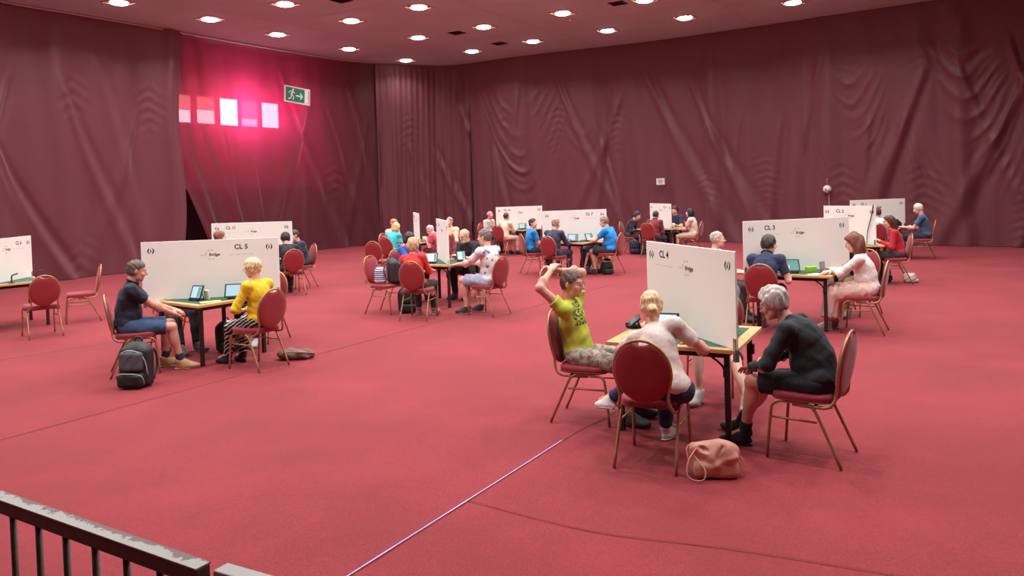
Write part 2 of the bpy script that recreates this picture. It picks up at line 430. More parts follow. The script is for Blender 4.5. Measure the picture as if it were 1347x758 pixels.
    TM = topmat or cloth(top or (90, 90, 90))
    t_o = fobj('shirt', t.mesh(max(vox, .0065), lambda x, y, z: d1(x, y, z)+d2(x, y, z)), TM, root)
    # ---- lower
    l = Field(.03)
    l.el(P+V(0, -.012, -.005), (.150*s+g*.55, .120*s+g*.45, .108))
    for sd in (-1, 1):
        hp_, K, A = LG[sd]
        if legs == 'shorts':
            e = hp_+(K-hp_)*.86; l.rc(hp_, hp_+(K-hp_)*1.05, .098*s+g*.2, .080*s, k=.03, cut=(e, nrm(K-hp_)))
        elif legs == 'long':
            l.rc(hp_, K, .094*s+g*.2, .068*s); l.rc(K, A, .070*s, .054*s, k=.03, cut=(A-nrm(A-K)*.02, nrm(A-K)))
        elif legs == 'crop':
            l.rc(hp_, K, .092*s+g*.2, .066*s); l.rc(K, K+(A-K)*.7, .066*s, .054*s, k=.03, cut=(K+(A-K)*.6, nrm(A-K)))
        elif legs == 'skirt':
            l.rc(hp_, K, .105*s, .085*s, k=.08); l.rc(K+V(0, 0, 0), A+V(0, 0, .0), .09*s, .10*s, k=.09, cut=(A+V(0, 0, .09), V(0, 0, -1)))
    if legs == 'skirt':
        mk = (LG[-1][1]+LG[1][1])/2; ma = (LG[-1][2]+LG[1][2])/2; l.rc(P, mk, .10, .09, k=.06).rc(mk, ma, .09, .10, k=.06, cut=(ma+V(0, 0, .09), V(0, 0, -1)))
        d3 = wav(.010, 34, seed+9, (1.4, 1, .12))
    else: d3 = wav(.004, 36, seed+9, (1, 1, 1))
    fobj('skirt' if legs == 'skirt' else ('shorts' if legs == 'shorts' else 'trousers'), l.mesh(max(vox, .0065), d3), lowmat or cloth(low or (40, 40, 48)), root)
    # ---- shoes, socks
    for sd in (-1, 1):
        hp_, K, A = LG[sd]; fd = V(*footdir.get(sd, (sd*.18, 1, 0)))
        fd = nrm(fd); up = nrm(K-A) if abs(fd[2]) > .05 else V(0, 0, 1); up = nrm(up-fd*(up @ fd)); sdv = np.cross(fd, up)
        R = np.stack([sdv, fd, up], 1); q = s*(.9 if fem else 1)
        sh = Field(.02); base = A-up*.055
        sh.el(base+fd*.075*q-up*.01, (.046*q, .135*q, .036*q), R).rc(A-fd*.015, base+fd*.03, .046*q, .044*q, k=.03).rc(A+fd*.015-up*.012, base+fd*.115*q, .044*q, .036*q, k=.02).el(base+fd*.13*q-up*.012, (.047*q, .07*q, .030*q), R)
        if shoes != 'sandal':
            fobj('shoe', sh.mesh(max(vox*.8, .0055), clip=[(A+up*.028, up), (base-up*.036, -up)]), cloth(shoes, .6), root)
        so = Field(.005); so.el(base+fd*.068*q-up*.030, (.047*q, .14*q, .022*q), R)
        fobj('sole', so.mesh(max(vox*.8, .0055), clip=[(base-up*.030, up), (base-up*.042, -up)]), sole_m if (shoes != 'sandal' and max(shoes) > 60) else black_plastic, root)
        if sock:
            k = Field(.01); k.rc(A, A+(K-A)*.26, .044*s, .046*s, cut=(A+(K-A)*.22, nrm(K-A)))
            fobj('sock', k.mesh(max(vox, .008)), cloth(sock), root)
    # ---- hair
    h = Field(.02); amp = .0035; sc = 85
    def cutp(p, n): return (H(*p), HR @ nrm(V(*n)))
    line = cutp((0, .088, .058), (0, .62, -1.0))          # hair line: forehead down to the nape
    if hair in ('short', 'crop', 'thick'):
        e = {'short': .007, 'crop': .004, 'thick': .017}[hair]; amp = .0045
        fr = cutp((0, .078, .068), (0, .70, -.71)); lo_ = cutp((0, 0, -.030), (0, .45, -1))
        h.el(H(0, -.016, .030), ((.075+e)*hs, (.093+e)*hs, (.085+e)*hs), HR, cut=[fr, lo_])
        h.el(H(0, -.030, -.005), ((.068+e)*hs, (.068+e)*hs, (.075+e)*hs), HR, cut=[cutp((0, -.004, 0), (0, 1, .0)), lo_])
        if hair == 'thick': amp = .007; sc = 60
    elif hair == 'bald':
        h.el(H(0, -.018, .018), (.081*hs, .096*hs, .080*hs), HR, cut=[line, cutp((0, 0, .055), (0, .3, 1)), cutp((0, .045, 0), (0, 1, 0))])
    elif hair in ('bob', 'curly', 'bun', 'long', 'updo'):
        e = {'bob': .018, 'curly': .028, 'bun': .010, 'long': .014, 'updo': .018}[hair]
        fl = cutp((0, .072, .062), (0, .80, -.60))
        h.el(H(0, -.016, .030), ((.077+e)*hs, (.095+e)*hs, (.087+e)*hs), HR, cut=fl)
        if hair in ('bob', 'curly'):
            h.el(H(0, -.04, -.03), ((.088+e)*hs, (.07+e)*hs, (.085+e)*hs), HR, k=.03, cut=cutp((0, .03, 0), (0, 1, -.1)))
            if hair == 'curly': h.el(H(0, -.05, -.09), (.10*hs, .075*hs, .08*hs), HR, k=.03, cut=cutp((0, .02, 0), (0, 1, 0)))
        if hair == 'long': h.rc(H(0, -.05, -.02), H(0, -.075, -.17), .085*hs, .06*hs, k=.03)
        if hair == 'bun':
            h.el(H(0, -.035, -.02), (.075*hs, .07*hs, .07*hs), HR, k=.03, cut=cutp((0, .0, 0), (0, 1, -.3)))
            h.el(H(.01, -.125, -.028), (.040*hs, .032*hs, .034*hs), HR, k=.008).el(H(.02, -.12, -.062), (.022*hs, .022*hs, .03*hs), HR, k=.012)
        if hair == 'updo': h.el(H(0, -.075, .03), (.07*hs, .055*hs, .065*hs), HR, k=.015).el(H(0, -.05, -.03), (.07, .05, .05), HR, k=.02, cut=cutp((0, .0, 0), (0, 1, 0)))
        amp = {'curly': .010, 'bob': .006}.get(hair, .0035); sc = {'curly': 55, 'bob': 60}.get(hair, 90)
    if hair != 'none':
        fobj('hair', h.mesh(max(vox*.8, .005), wav(amp, sc, seed+3, (1, 1, .6))), hairm(hairc), root)
    if beard:
        bf = Field(.015); bf.el(H(0, .030, -.075), (.062*hs, .062*hs, .055*hs), HR, cut=cutp((0, 0, -.045), (0, -.25, 1)))
        fobj('beard', bf.mesh(max(vox*.8, .006), wav(.003, 90, 4)), hairm(beard), root)
    if glasses:
        bm = BM()
        for sd in (-1, 1):
            tube(bm, [H(sd*.033+.021*math.cos(a), .099-.006*abs(math.cos(a) > 0 and sd*math.cos(a) or 0), .0+.017*math.sin(a)) for a in np.linspace(0, 2*PI, 14)[:-1]], .0018 if vox < .009 else .0028, 5, 1, closed=True)
            tube(bm, [H(sd*.054, .094, .004), H(sd*.074, .06, .004), H(sd*.082, -.005, .0)], .0018 if vox < .009 else .0028, 5, 2)
        tube(bm, [H(-.012, .1, .003), H(.012, .1, .003)], .0018, 5, 1)
        obj('glasses', bm, black_plastic if glasses == 'dark' else steel, root)
    if collar:
        bm = BM()
        tube(bm, [N+nu*.034+r3*(.066*math.cos(a))*s+F3[:, 1]*(.062*math.sin(a))*s+V(0, 0, -.012*math.sin(a)) for a in np.linspace(0, 2*PI, 17)[:-1]], .011, 6, 1, closed=True)
        obj('collar', bm, TM, root)
    root['_dbg'] = 0; del root['_dbg']
    return root

# ------------------------------------------------------------------ furniture
def outline(kind, n=44):
    out = []
    for i in range(n):
        a = 2*PI*i/n+PI/2; c, s_ = math.cos(a), math.sin(a)
        if kind == 'round': x, z = .205*c, .232*s_
        else:
            e = .55 if s_ > 0 else .8
            x = .20*math.copysign(abs(c)**e, c)*(1 if s_ > 0 else .92); z = .225*math.copysign(abs(s_)**(.75 if s_ > 0 else .9), s_)
            if s_ > 0: z += .02*(1-abs(x)/.2)
        out.append((x, z))
    return out
def back_y(z): return -.235-(z-.47)*.17
def make_chair(kind):
    root = empty('banquet_chair', (0, 0, 0))
    # seat cushion
    bm = BM(); rings = []
    n = 40
    for (sc, z) in ((.90, .432), (.985, .436), (1, .450), (1, .468), (.975, .482), (.88, .490), (.55, .494)):
        ring = []
        for i in range(n):
            a = 2*PI*i/n; c, s_ = math.cos(a), math.sin(a)
            x = .22*math.copysign(abs(c)**.42, c)*sc; y = .215*math.copysign(abs(s_)**.42, s_)*sc
            x *= 1-.10*(y < 0)*abs(y)/.215
            ring.append(bm.verts.new((x, y, z)))
        rings.append(ring)
    for A, B in zip(rings, rings[1:]):
        for i in range(n): bm.faces.new((A[i], A[(i+1) % n], B[(i+1) % n], B[i]))
    bm.faces.new(rings[0]); bm.faces.new(rings[-1])
    obj('seat', bm, red_fabric, root)
    bm = BM(); tube(bm, [(.218*math.copysign(abs(math.cos(a))**.42, math.cos(a))*(1-.10*(math.sin(a) < 0)*abs(math.sin(a))), .213*math.copysign(abs(math.sin(a))**.42, math.sin(a)), .437) for a in np.linspace(0, 2*PI, 33)[:-1]], .006, 5, 1, closed=True)
    obj('piping', bm, red_piping, root)
    # padded back
    ol = outline(kind); n = len(ol)
    bm = BM(); rings = []
    for (sc, dy) in ((.5, -.022), (.90, -.020), (.97, -.012), (.985, 0), (.97, .012), (.9, .022), (.5, .030)):
        ring = []
        for (x, z) in ol:
            zz = z*sc; xx = x*sc
            if abs(x) < .062 and z > 0 and sc > .6: zz -= .034*(1-(abs(x)/.062)**2)**.5*min(1, (sc-.6)/.3)
            zc = .70+zz; ring.append(bm.verts.new((xx, back_y(zc)+dy, zc)))
        rings.append(ring)
    for A, B in zip(rings, rings[1:]):
        for i in range(n): bm.faces.new((A[i], A[(i+1) % n], B[(i+1) % n], B[i]))
    bm.faces.new(rings[0]); bm.faces.new(rings[-1])
    obj('backrest', bm, red_fabric, root)
    # frame round the back running down into the seat rails
    right = [(x, z) for (x, z) in ol[n//2:]][::-1]      # bottom -> top on +x side reversed below
    R = [(x, z) for (x, z) in ol if x > -1e-6]
    R.sort(key=lambda p: -p[1]); R = [p for p in R if p[1] > -.135]
    pr = [(x, back_y(.70+z), .70+z) for (x, z) in R[::2]]
    tail = [(.172, back_y(.53), .53), (.180, back_y(.48)-.003, .475), (.196, -.215, .43), (.20, -.16, .405), (.20, .05, .405)]
    path = [(-x, y, z) for (x, y, z) in (pr+tail)[::-1]]+(pr+tail)[1:]
    bm = BM(); tube(bm, path, .0115, 8, 2); obj('back_frame', bm, gold, root)
    for sx in (-1, 1):
        bm = BM(); tube(bm, [(sx*.218, .235, 0), (sx*.212, .205, .33), (sx*.208, .185, .395), (sx*.206, .13, .422), (sx*.206, .04, .424)], .0115, 8, 3)
        obj('leg', bm, gold, root)
        bm = BM(); tube(bm, [(sx*.222, -.28, 0), (sx*.210, -.13, .33), (sx*.207, -.09, .395), (sx*.206, -.04, .422), (sx*.206, .04, .424)], .0115, 8, 3)
        obj('leg', bm, gold, root)
        bm = BM(); tube(bm, [(sx*.213, .207, .30), (sx*.212, -.118, .30)], .008, 6, 1); obj('stretcher', bm, gold, root)
    bm = BM(); tube(bm, [(-.206, .10, .417), (.206, .10, .417)], .009, 6, 1); tube(bm, [(-.206, -.1, .41), (.206, -.1, .41)], .009, 6, 1)
    obj('seat_frame', bm, gold, root)
    return root
def copy_tree(o, parent=None):
    c = o.copy(); C.objects.link(c); c.parent = parent
    for ch in o.children: copy_tree(ch, c)
    return c
_protos = {}
def chair(loc, face, label, kind='round'):
    if kind not in _protos: _protos[kind] = r = make_chair(kind)
    else: r = copy_tree(_protos[kind])
    r.location = (loc[0], loc[1], 0); r.rotation_euler = (0, 0, math.atan2(-face[0], face[1]))
    tag(r, label, 'chair', 'red round-backed banquet chairs around the card tables')
    return r

def make_table():
    root = empty('card_table', (0, 0, 0)); a = .523
    bm = BM()
    for k in range(4):
        R = Matrix.Rotation(k*PI/2, 3, 'Z')
        vs = [(-a, -a), (a, -a), (a-.085, -a+.085), (-a+.085, -a+.085)]
        b = [bm.verts.new(R @ Vector((x, y, z))) for z in (.712, .74) for x, y in vs]
        for f in ((0, 1, 2, 3), (4, 5, 6, 7), (0, 1, 5, 4), (1, 2, 6, 5), (2, 3, 7, 6), (3, 0, 4, 7)): bm.faces.new([b[i] for i in f])
    obj('wooden_edge', bm, beech, root, smooth=False)
    bm = BM(); box(bm, (0, 0, .7265), (2*(a-.085), 2*(a-.085), .025)); obj('baize', bm, baize, root, smooth=False)
    for k in range(4):
        R = Matrix.Rotation(k*PI/2, 3, 'Z'); e = a-.09
        bm = BM(); box(bm, R @ Vector((0, -e, .685)), (2*e-.05, .018, .05), R); obj('apron', bm, dark_wood, root, smooth=False)
        bm = BM(); box(bm, R @ Vector((e, -e, .36)), (.042, .042, .70), R, .005)
        box(bm, R @ Vector((e, -e, .015)), (.046, .046, .03), R, .004); obj('leg', bm, dark_wood, root, smooth=False)
        bm = BM(); tube(bm, [R @ Vector((e-.005, -e, .50)), R @ Vector((e-.04, -e, .60)), R @ Vector((e-.16, -e, .69))], .009, 6, 3); obj('brace', bm, black_plastic, root)
        bm = BM(); box(bm, R @ Vector((e+.0, -e-.03, .56)), (.05, .02, .09), R, .006); obj('hinge', bm, black_plastic, root)
    return root
def table(c, r, label):
    if 't' not in _protos: _protos['t'] = t = make_table()
    else: t = copy_tree(_protos['t'])
    t.location = (c[0], c[1], 0); t.rotation_euler = (0, 0, math.atan2(r[1], r[0])+PI/4)
    tag(t, label, 'table', 'square card tables with green baize')
    return t

def text_mesh(s, size, mat, parent, Mx, name='lettering', bold=.0):
    cu = bpy.data.curves.new('t', 'FONT'); cu.body = s; cu.size = size; cu.align_x = 'CENTER'; cu.align_y = 'CENTER'; cu.offset = bold; cu.resolution_u = 3
    o = bpy.data.objects.new('t', cu); C.objects.link(o)
    bpy.context.view_layer.update()
    me = bpy.data.meshes.new_from_object(o.evaluated_get(bpy.context.evaluated_depsgraph_get()))
    bpy.data.objects.remove(o); me.name = name; me.materials.clear(); me.materials.append(mat)
    q = bpy.data.objects.new(name, me); C.objects.link(q); q.parent = parent; q.matrix_local = Mx
    return q
def emblem(parent, x, z, R, y, name='emblem'):
    """black round mark: two swelling arcs and a slanted stroke"""
    bm = BM()
    def poly(pts): bm.faces.new([bm.verts.new((x+a, y, z+b)) for a, b in pts])
    for off in (0, PI):
        out, inn = [], []
        for i in range(13):
            a = off-1.15+i/12*(PI-.75); t = math.sin(PI*(i/12)**.7)
            out.append((R*math.cos(a), R*math.sin(a))); q = R*(1-.10-.30*t); inn.append((q*math.cos(a), q*math.sin(a)))
        for i in range(12): poly([out[i], out[i+1], inn[i+1], inn[i]])
    poly([(-R*.32, -R*.5), (-R*.14, -R*.5), (R*.12, R*.55), (-R*.06, R*.55)])
    poly([(-R*.02, R*.12), (R*.26, R*.12), (R*.20, -.02*R), (-R*.06, -.02*R)])
    poly([(R*.10, R*.05), (R*.28, R*.05), (R*.08, -R*.5), (-R*.10, -R*.5)])
    return obj(name, bm, ink, parent, smooth=False)
def screen_board(e0, e1, ztop, num, label, textside=-.26, h=.76):
    """white upright partition standing on its table's diagonal; e0 = left end, e1 = right end seen from the camera"""
    a = V(*e0); b = V(*e1); L = np.linalg.norm(b-a); c = (a+b)/2; th = math.atan2(b[1]-a[1], b[0]-a[0])
    root = empty('partition_board', (c[0], c[1], .742), th, label, 'screen', 'white partition boards across the card tables')
    zt = ztop-.742
    bm = BM(); box(bm, (0, 0, zt/2), (L, .016, zt), None, .002); obj('panel', bm, white_board, root, smooth=False)
    FM = Matrix.Rotation(PI/2, 4, 'X')
    k = L/1.5
    emblem(root, -L/2+.105*k, zt-.115, .040, -.0088); emblem(root, L/2-.105*k, zt-.115, .040, -.0088)
    if num: text_mesh(num, .085, ink, root, Matrix.Translation((textside*k, -.0090, zt-.105)) @ FM, bold=.0022)
    bm = BM()
    for i in range(4): box(bm, (textside*k-.12+.08*i, -.0085, zt-.20), (.06, .001, .006))
    obj('small_print', bm, pale_ink, root, smooth=False)
    text_mesh('Bridge', .05, grey_ink, root, Matrix.Translation((.045, -.0090, zt-.19)) @ FM, bold=.0015)
    text_mesh('love', .038, pale_ink, root, Matrix.Translation((-.09, -.0090, zt-.19)) @ FM)
    bm = BM()
    for k2 in range(8):
        if k2 in (0, 4): continue
        a0 = k2*PI/4+.2
        vs = [bm.verts.new((.0+rr*math.cos(a0+da), -.0087, zt-.19+rr*math.sin(a0+da))) for rr, da in ((.055, 0), (.068, .15), (.068, .45), (.055, .5))]
        bm.faces.new(vs)
    obj('halo_mark', bm, pale_ink, root, smooth=False)
    for sx in (-1, 1):
        bm = BM(); box(bm, (sx*(L/2-.022), -.012, .045), (.03, .008, .085)); box(bm, (sx*(L/2+.0-.022), 0, -.04), (.034, .034, .10)); obj('clamp', bm, steel, root, smooth=False)
    return root
def tablet(x, y, face, label, z=.7405, sc=screen_m, w=.25, h=.18, tilt=.45):
    """face: direction the screen looks towards"""
    th = math.atan2(face[0], -face[1])
    root = empty('tablet', (x, y, z), th, label, 'tablet', 'playing tablets in black stands')
    R = Matrix.Rotation(-tilt, 3, 'X')
    def T(v): return R @ Vector(v)+Vector((0, 0, .02))
    bm = BM(); box(bm, T((0, 0, h/2)), (w, .016, h), R, .005); obj('case', bm, black_plastic, root, smooth=False)
    bm = BM(); box(bm, T((0, -.0088, h/2)), (w-.04, .002, h-.036), R); s_ = obj('display', bm, sc, root, smooth=False)
    bm = BM(); box(bm, T((w/2-.045, -.0101, h/2)), (.04, .0008, h-.05), R); obj('side_menu', bm, screen_g, s_, smooth=False)
    bm = BM(); box(bm, (0, .04, .008), (w*.7, .12, .016), None, .004)
    tube(bm, [(-.06, .09, .016), (-.06, .06, .09)], .006, 6, 1); tube(bm, [(.06, .09, .016), (.06, .06, .09)], .006, 6, 1)
    for sx in (-.06, .06): box(bm, (sx, -.02, .018), (.02, .03, .022))
    obj('stand', bm, black_plastic, root, smooth=False)
    return root

# ------------------------------------------------------------------ setting
PATH = [(-14, 12), (-13, 16.5), (-12.4, 18.9), (-11.5, 20.3), (-9.8, 23), (-7.8, 26.2), (-6, 28.8), (-3.8, 30.2), (-2.1, 30.6), (.5, 29), (4.6, 27), (7.4, 25.2), (10, 23.4), (12, 22), (16, 19), (22, 15)]
def pathlen():
    P = crom([(x, y, 0) for x, y in PATH], 24); s_ = [0]
    for a, b in zip(P, P[1:]): s_.append(s_[-1]+(b-a).length)
    return np.array([[p.x, p.y] for p in P]), np.array(s_)
PP, PS = pathlen()
def at_s(s_):
    x = np.interp(s_, PS, PP[:, 0]); y = np.interp(s_, PS, PP[:, 1])
    e = .3; dx = np.interp(s_+e, PS, PP[:, 0])-np.interp(s_-e, PS, PP[:, 0]); dy = np.interp(s_+e, PS, PP[:, 1])-np.interp(s_-e, PS, PP[:, 1])
    l = np.hypot(dx, dy)+1e-9; return x, y, dy/l, -dx/l      # normal towards the hall
def s_of(px, py):
    return float(PS[np.argmin((PP[:, 0]-px)**2+(PP[:, 1]-py)**2)])

# floor
def carpet_mat():
    m = M('red_carpet', srgb(178, 38, 54), .95, 0, .35, 220, 0, 1, sheen=0)
    nt = m.node_tree; b = nt.nodes['Principled BSDF']; L = nt.links.new
    b.inputs['Sheen Weight'].default_value = .5; b.inputs['Sheen Roughness'].default_value = .32; b.inputs['Sheen Tint'].default_value = (*srgb(255, 150, 160), 1)
    tc = [n for n in nt.nodes if n.type == 'TEX_COORD'][0]
    n1 = nt.nodes.new('ShaderNodeTexNoise'); n1.inputs['Scale'].default_value = .7; n1.inputs['Detail'].default_value = 8; n1.inputs['Roughness'].default_value = .65
    n2 = nt.nodes.new('ShaderNodeTexNoise'); n2.inputs['Scale'].default_value = 90; n2.inputs['Detail'].default_value = 2
    for n in (n1, n2): L(tc.outputs['Object'], n.inputs['Vector'])
    a = nt.nodes.new('ShaderNodeMath'); a.operation = 'ADD'; L(n1.outputs[0], a.inputs[0]); L(n2.outputs[0], a.inputs[1])
    cr = nt.nodes.new('ShaderNodeValToRGB'); L(a.outputs[0], cr.inputs[0])
    cr.color_ramp.elements[0].position = .35; cr.color_ramp.elements[0].color = (*srgb(130, 36, 43), 1)
    cr.color_ramp.elements[1].position = .65+.1; cr.color_ramp.elements[1].color = (*srgb(150, 44, 52), 1)
    mr = nt.nodes.new('ShaderNodeMapRange'); L(a.outputs[0], mr.inputs[0]); mr.inputs[1].default_value = .7; mr.inputs[2].default_value = 1.3
    L(mr.outputs[0], cr.inputs[0]); L(cr.outputs[0], b.inputs['Base Color'])
    return m
def floor():
    nx, ny = 170, 170; X = np.linspace(-16, 24, nx); Y = np.linspace(-7, 33, ny)
    v = []
    for y in Y:
        for x in X:
            z = .006*(mnoise.noise((x*.5, y*.5, 0)))**2*1.5
            v.append((x, y, z-.006))
    f = [(j*nx+i, j*nx+i+1, (j+1)*nx+i+1, (j+1)*nx+i) for j in range(ny-1) for i in range(nx-1)]
    o = obj('floor', (v, f), carpet_mat()); tag(o, 'red carpet covering the whole hall floor', None, None, 'structure')
    fl = o
    # seams and creases of the carpet widths
    seam_dark = M('dark_seam', srgb(128, 42, 50), .95); tape = M('seam_tape', srgb(205, 170, 200), .6); tapeb = M('seam_tape_blue', srgb(72, 60, 130), .7)  # dark red for the carpet joints and creases, pale and blue for the tape
    def strip(name, pts, wd, z, mat):
        P = crom([(x, y, 0) for x, y in pts], 12); vs = []; fs = []
        for i, p in enumerate(P):
            t = (P[min(i+1, len(P)-1)]-P[max(i-1, 0)]).normalized(); n = Vector((-t.y, t.x, 0))
            ww = wd*(.6+.6*abs(mnoise.noise((i*.31, wd*99, 3))))
            vs += [tuple(p+n*ww/2+Vector((0, 0, z))), tuple(p+Vector((0, 0, z+.003))), tuple(p-n*ww/2+Vector((0, 0, z)))]
        for i in range(len(P)-1):
            a = 3*i; fs += [(a, a+1, a+4, a+3), (a+1, a+2, a+5, a+4)]
        q = obj(name, (vs, fs), mat, fl); return q
    strip('seam_tape', [(-1.35, 3.3), (-.92, 4.01), (-.2, 5.18), (.34, 6.06)], .011, .0035, tape)
    strip('seam_tape', [(-1.363, 3.3), (-.933, 4.01), (-.213, 5.18), (.327, 6.06)], .006, .004, tapeb)
    strip('carpet_seam', [(.34, 6.06), (.55, 6.38), (.77, 6.66), (1.5, 7.8), (3.2, 10.6)], .012, .002, seam_dark)
    strip('carpet_seam', [(-.96, 12.17), (-1.8, 10.8), (-2.56, 9.57), (-3.6, 7.9), (-5.2, 5.3)], .014, .002, seam_dark)
    strip('carpet_seam', [(-.35, 4.95), (.4, 4.45), (1.2, 4.15), (2.4, 3.6)], .010, .002, seam_dark)
    strip('carpet_seam', [(-4.6, 12.0), (-6.2, 10.4), (-8.0, 8.4)], .012, .002, seam_dark)
    strip('carpet_seam', [(2.0, 15.6), (.6, 13.4), (-.3, 12.0)], .014, .002, seam_dark)
floor()

# ceiling of large panels with shallow joints
def ceiling():
    m = M('painted_ceiling', (.50, .68, .64), .8, 0, 0, 1, .05, .6)
    A = np.array([math.cos(1.003), math.sin(1.003)]); B = np.array([-A[1], A[0]]); o0 = V(-3.87, 28.75)
    bm = BM(); sp = 5.4; first = None
    root = empty('ceiling', (0, 0, CEIL)); tag(root, 'flat painted ceiling in large panels', None, None, 'structure')
    for i in range(-6, 4):
        for j in range(-4, 5):
            c = o0+A*(i*sp)*1+B*(j*sp)*-1+A*sp*.25+B*sp*.25
            if not (-22 < c[0] < 28 and -12 < c[1] < 38): continue
            if first is None:
                bm = BM(); box(bm, (0, 0, .05), (sp-.012, sp-.012, .1)); first = obj('ceiling_panel', bm, m, root, smooth=False); p = first
            else: p = first.copy(); C.objects.link(p); p.parent = root
            p.location = (c[0], c[1], 0.0); p.rotation_euler = (0, 0, 1.003)
    bm = BM(); box(bm, (3, 12, .18), (54, 54, .08)); obj('ceiling_slab', bm, m, root, smooth=False)
    return A, B
cA, cB = ceiling()
LV = [(-3.81, 29.09), (-1.25, 27.61), (0.88, 26.1), (3.22, 24.7), (5.34, 23.14), (8.01, 21.6), (-5.4, 26.44), (-2.84, 24.86), (-0.69, 23.55), (1.61, 22.03), (3.73, 20.79), (-7.02, 23.72), (-4.43, 22.16), (-2.33, 20.78), (-8.19, 21.43), (-5.69, 20.0), (-9.63, 19.33)]
GRID = {(0,0):0,(0,1):1,(0,2):2,(0,3):3,(0,4):4,(0,5):5,(1,0):6,(1,1):7,(1,2):8,(1,3):9,(1,4):10,(2,0):11,(2,1):12,(2,2):13,(3,0):14,(3,1):15,(4,0):16}
NTH = ['first', 'second', 'third', 'fourth', 'fifth', 'sixth']
def lights():
    trim = M('light_trim', srgb(200, 160, 150), .4, .3); refl = M('light_reflector', srgb(240, 225, 215), .25, .6)
    lamp = M('lamp_glow', (1, 1, 1), .5, emit=(1, .93, .84), es=16)
    pos = []
    for i in range(0, 13):
        for j in range(-2, 9):
            if (i, j) in GRID: x, y = LV[GRID[(i, j)]]
            else:
                x = -3.87-i*2.72*cA[0]-j*2.72*cB[0]; y = 28.75-i*2.72*cA[1]-j*2.72*cB[1]
                if j < 0 and i == 0: continue
            # keep inside the curtains
            if (i, j) not in GRID:
                if y > 24 or y < 3.2 or x > 11 or x < -13: continue
                k = int(np.argmin((PP[:, 0]-x)**2+(PP[:, 1]-y)**2)); _, _, nx_, ny_ = at_s(PS[k])
                if (x-PP[k, 0])*nx_+(y-PP[k, 1])*ny_ < 1.0: continue
                if i+j*0 < 5 and y > 21 and x < 8: continue
            pos.append((x, y, (i, j) if (i, j) in GRID else None))
    proto = None
    ld = bpy.data.lights.new('downlight', 'AREA'); ld.shape = 'DISK'; ld.size = .34; ld.energy = LAMP_W; ld.color = (.90, 1.0, .99); ld.spread = math.radians(138)
    for x, y, vis in pos:
        if proto is None:
            r = empty('ceiling_light', (0, 0, 0))
            bm = BM(); a = .29
            for k in range(4):
                R = Matrix.Rotation(k*PI/2, 3, 'Z'); box(bm, R @ Vector((0, -a, -.006)), (2*a+.03, .03, .02), R)
            obj('trim_ring', bm, trim, r, smooth=False)
            bm = BM(); o_ = [bm.verts.new((sx*a, sy*a, -.002)) for sx, sy in ((-1, -1), (1, -1), (1, 1), (-1, 1))]; i_ = [bm.verts.new((sx*.16, sy*.16, -.02)) for sx, sy in ((-1, -1), (1, -1), (1, 1), (-1, 1))]
            for k in range(4): bm.faces.new((o_[k], o_[(k+1) % 4], i_[(k+1) % 4], i_[k]))
            obj('reflector', bm, refl, r, smooth=False)
            bm = BM(); bmesh.ops.create_uvsphere(bm, u_segments=20, v_segments=10, radius=.22)
            for v in bm.verts: v.co.z = v.co.z*.22-.02
            obj('lamp_glass', bm, lamp, r)
            proto = r
        else: r = copy_tree(proto)
        r.location = (x, y, CEIL-.001); r.rotation_euler = (0, 0, 1.003)
        tag(r, 'square recessed downlight, %s from the left in the %s row from the back curtain' % (NTH[vis[1]], NTH[vis[0]]) if vis else 'square recessed downlight of the ceiling grid outside the view', 'ceiling light', 'recessed downlights of the ceiling' if vis else 'recessed downlights outside the view')
        lo = bpy.data.objects.new('lamp_light', ld); C.objects.link(lo); lo.parent = r; lo.location = (0, 0, -.09)
    vm = M('vent_grille', srgb(70, 45, 45), .7)
    VL = ['nearest the curtain corner, between two lights', 'farthest back, right of the corner lights', 'above the right side of the hall', 'at the top edge on the left']
    for (x, y), t in zip([(-1.56, 24.33), (-0.25, 26.33), (3.05, 21.05), (-4.19, 19.79)], VL):
        r = empty('ceiling_vent', (x, y, CEIL-.002), 1.003, 'dark square air vent in the ceiling '+t, 'vent', None)
        bm = BM(); a = .2
        for k in range(4):
            R = Matrix.Rotation(k*PI/2, 3, 'Z'); box(bm, R @ Vector((0, -a, -.006)), (2*a+.03, .03, .02), R)
        obj('frame', bm, vm, r, smooth=False)
        for k in range(6):
            bm = BM(); box(bm, (0, -.16+k*.064, -.008), (.38, .035, .006), Matrix.Rotation(.5, 3, 'X')); obj('slat', bm, vm, r, smooth=False)
        bm = BM(); box(bm, (0, 0, 0), (.38, .38, .004)); obj('backing', bm, black_plastic, r, smooth=False)
    bm = BM(); bmesh.ops.create_uvsphere(bm, u_segments=10, v_segments=8, radius=.05)
    tag(obj('smoke_detector', bm, trim), 'tiny round detector on the ceiling between the centre lights', 'detector'); bpy.data.objects['smoke_detector'].location = (1.9, 22.9, CEIL-.03)
lights()

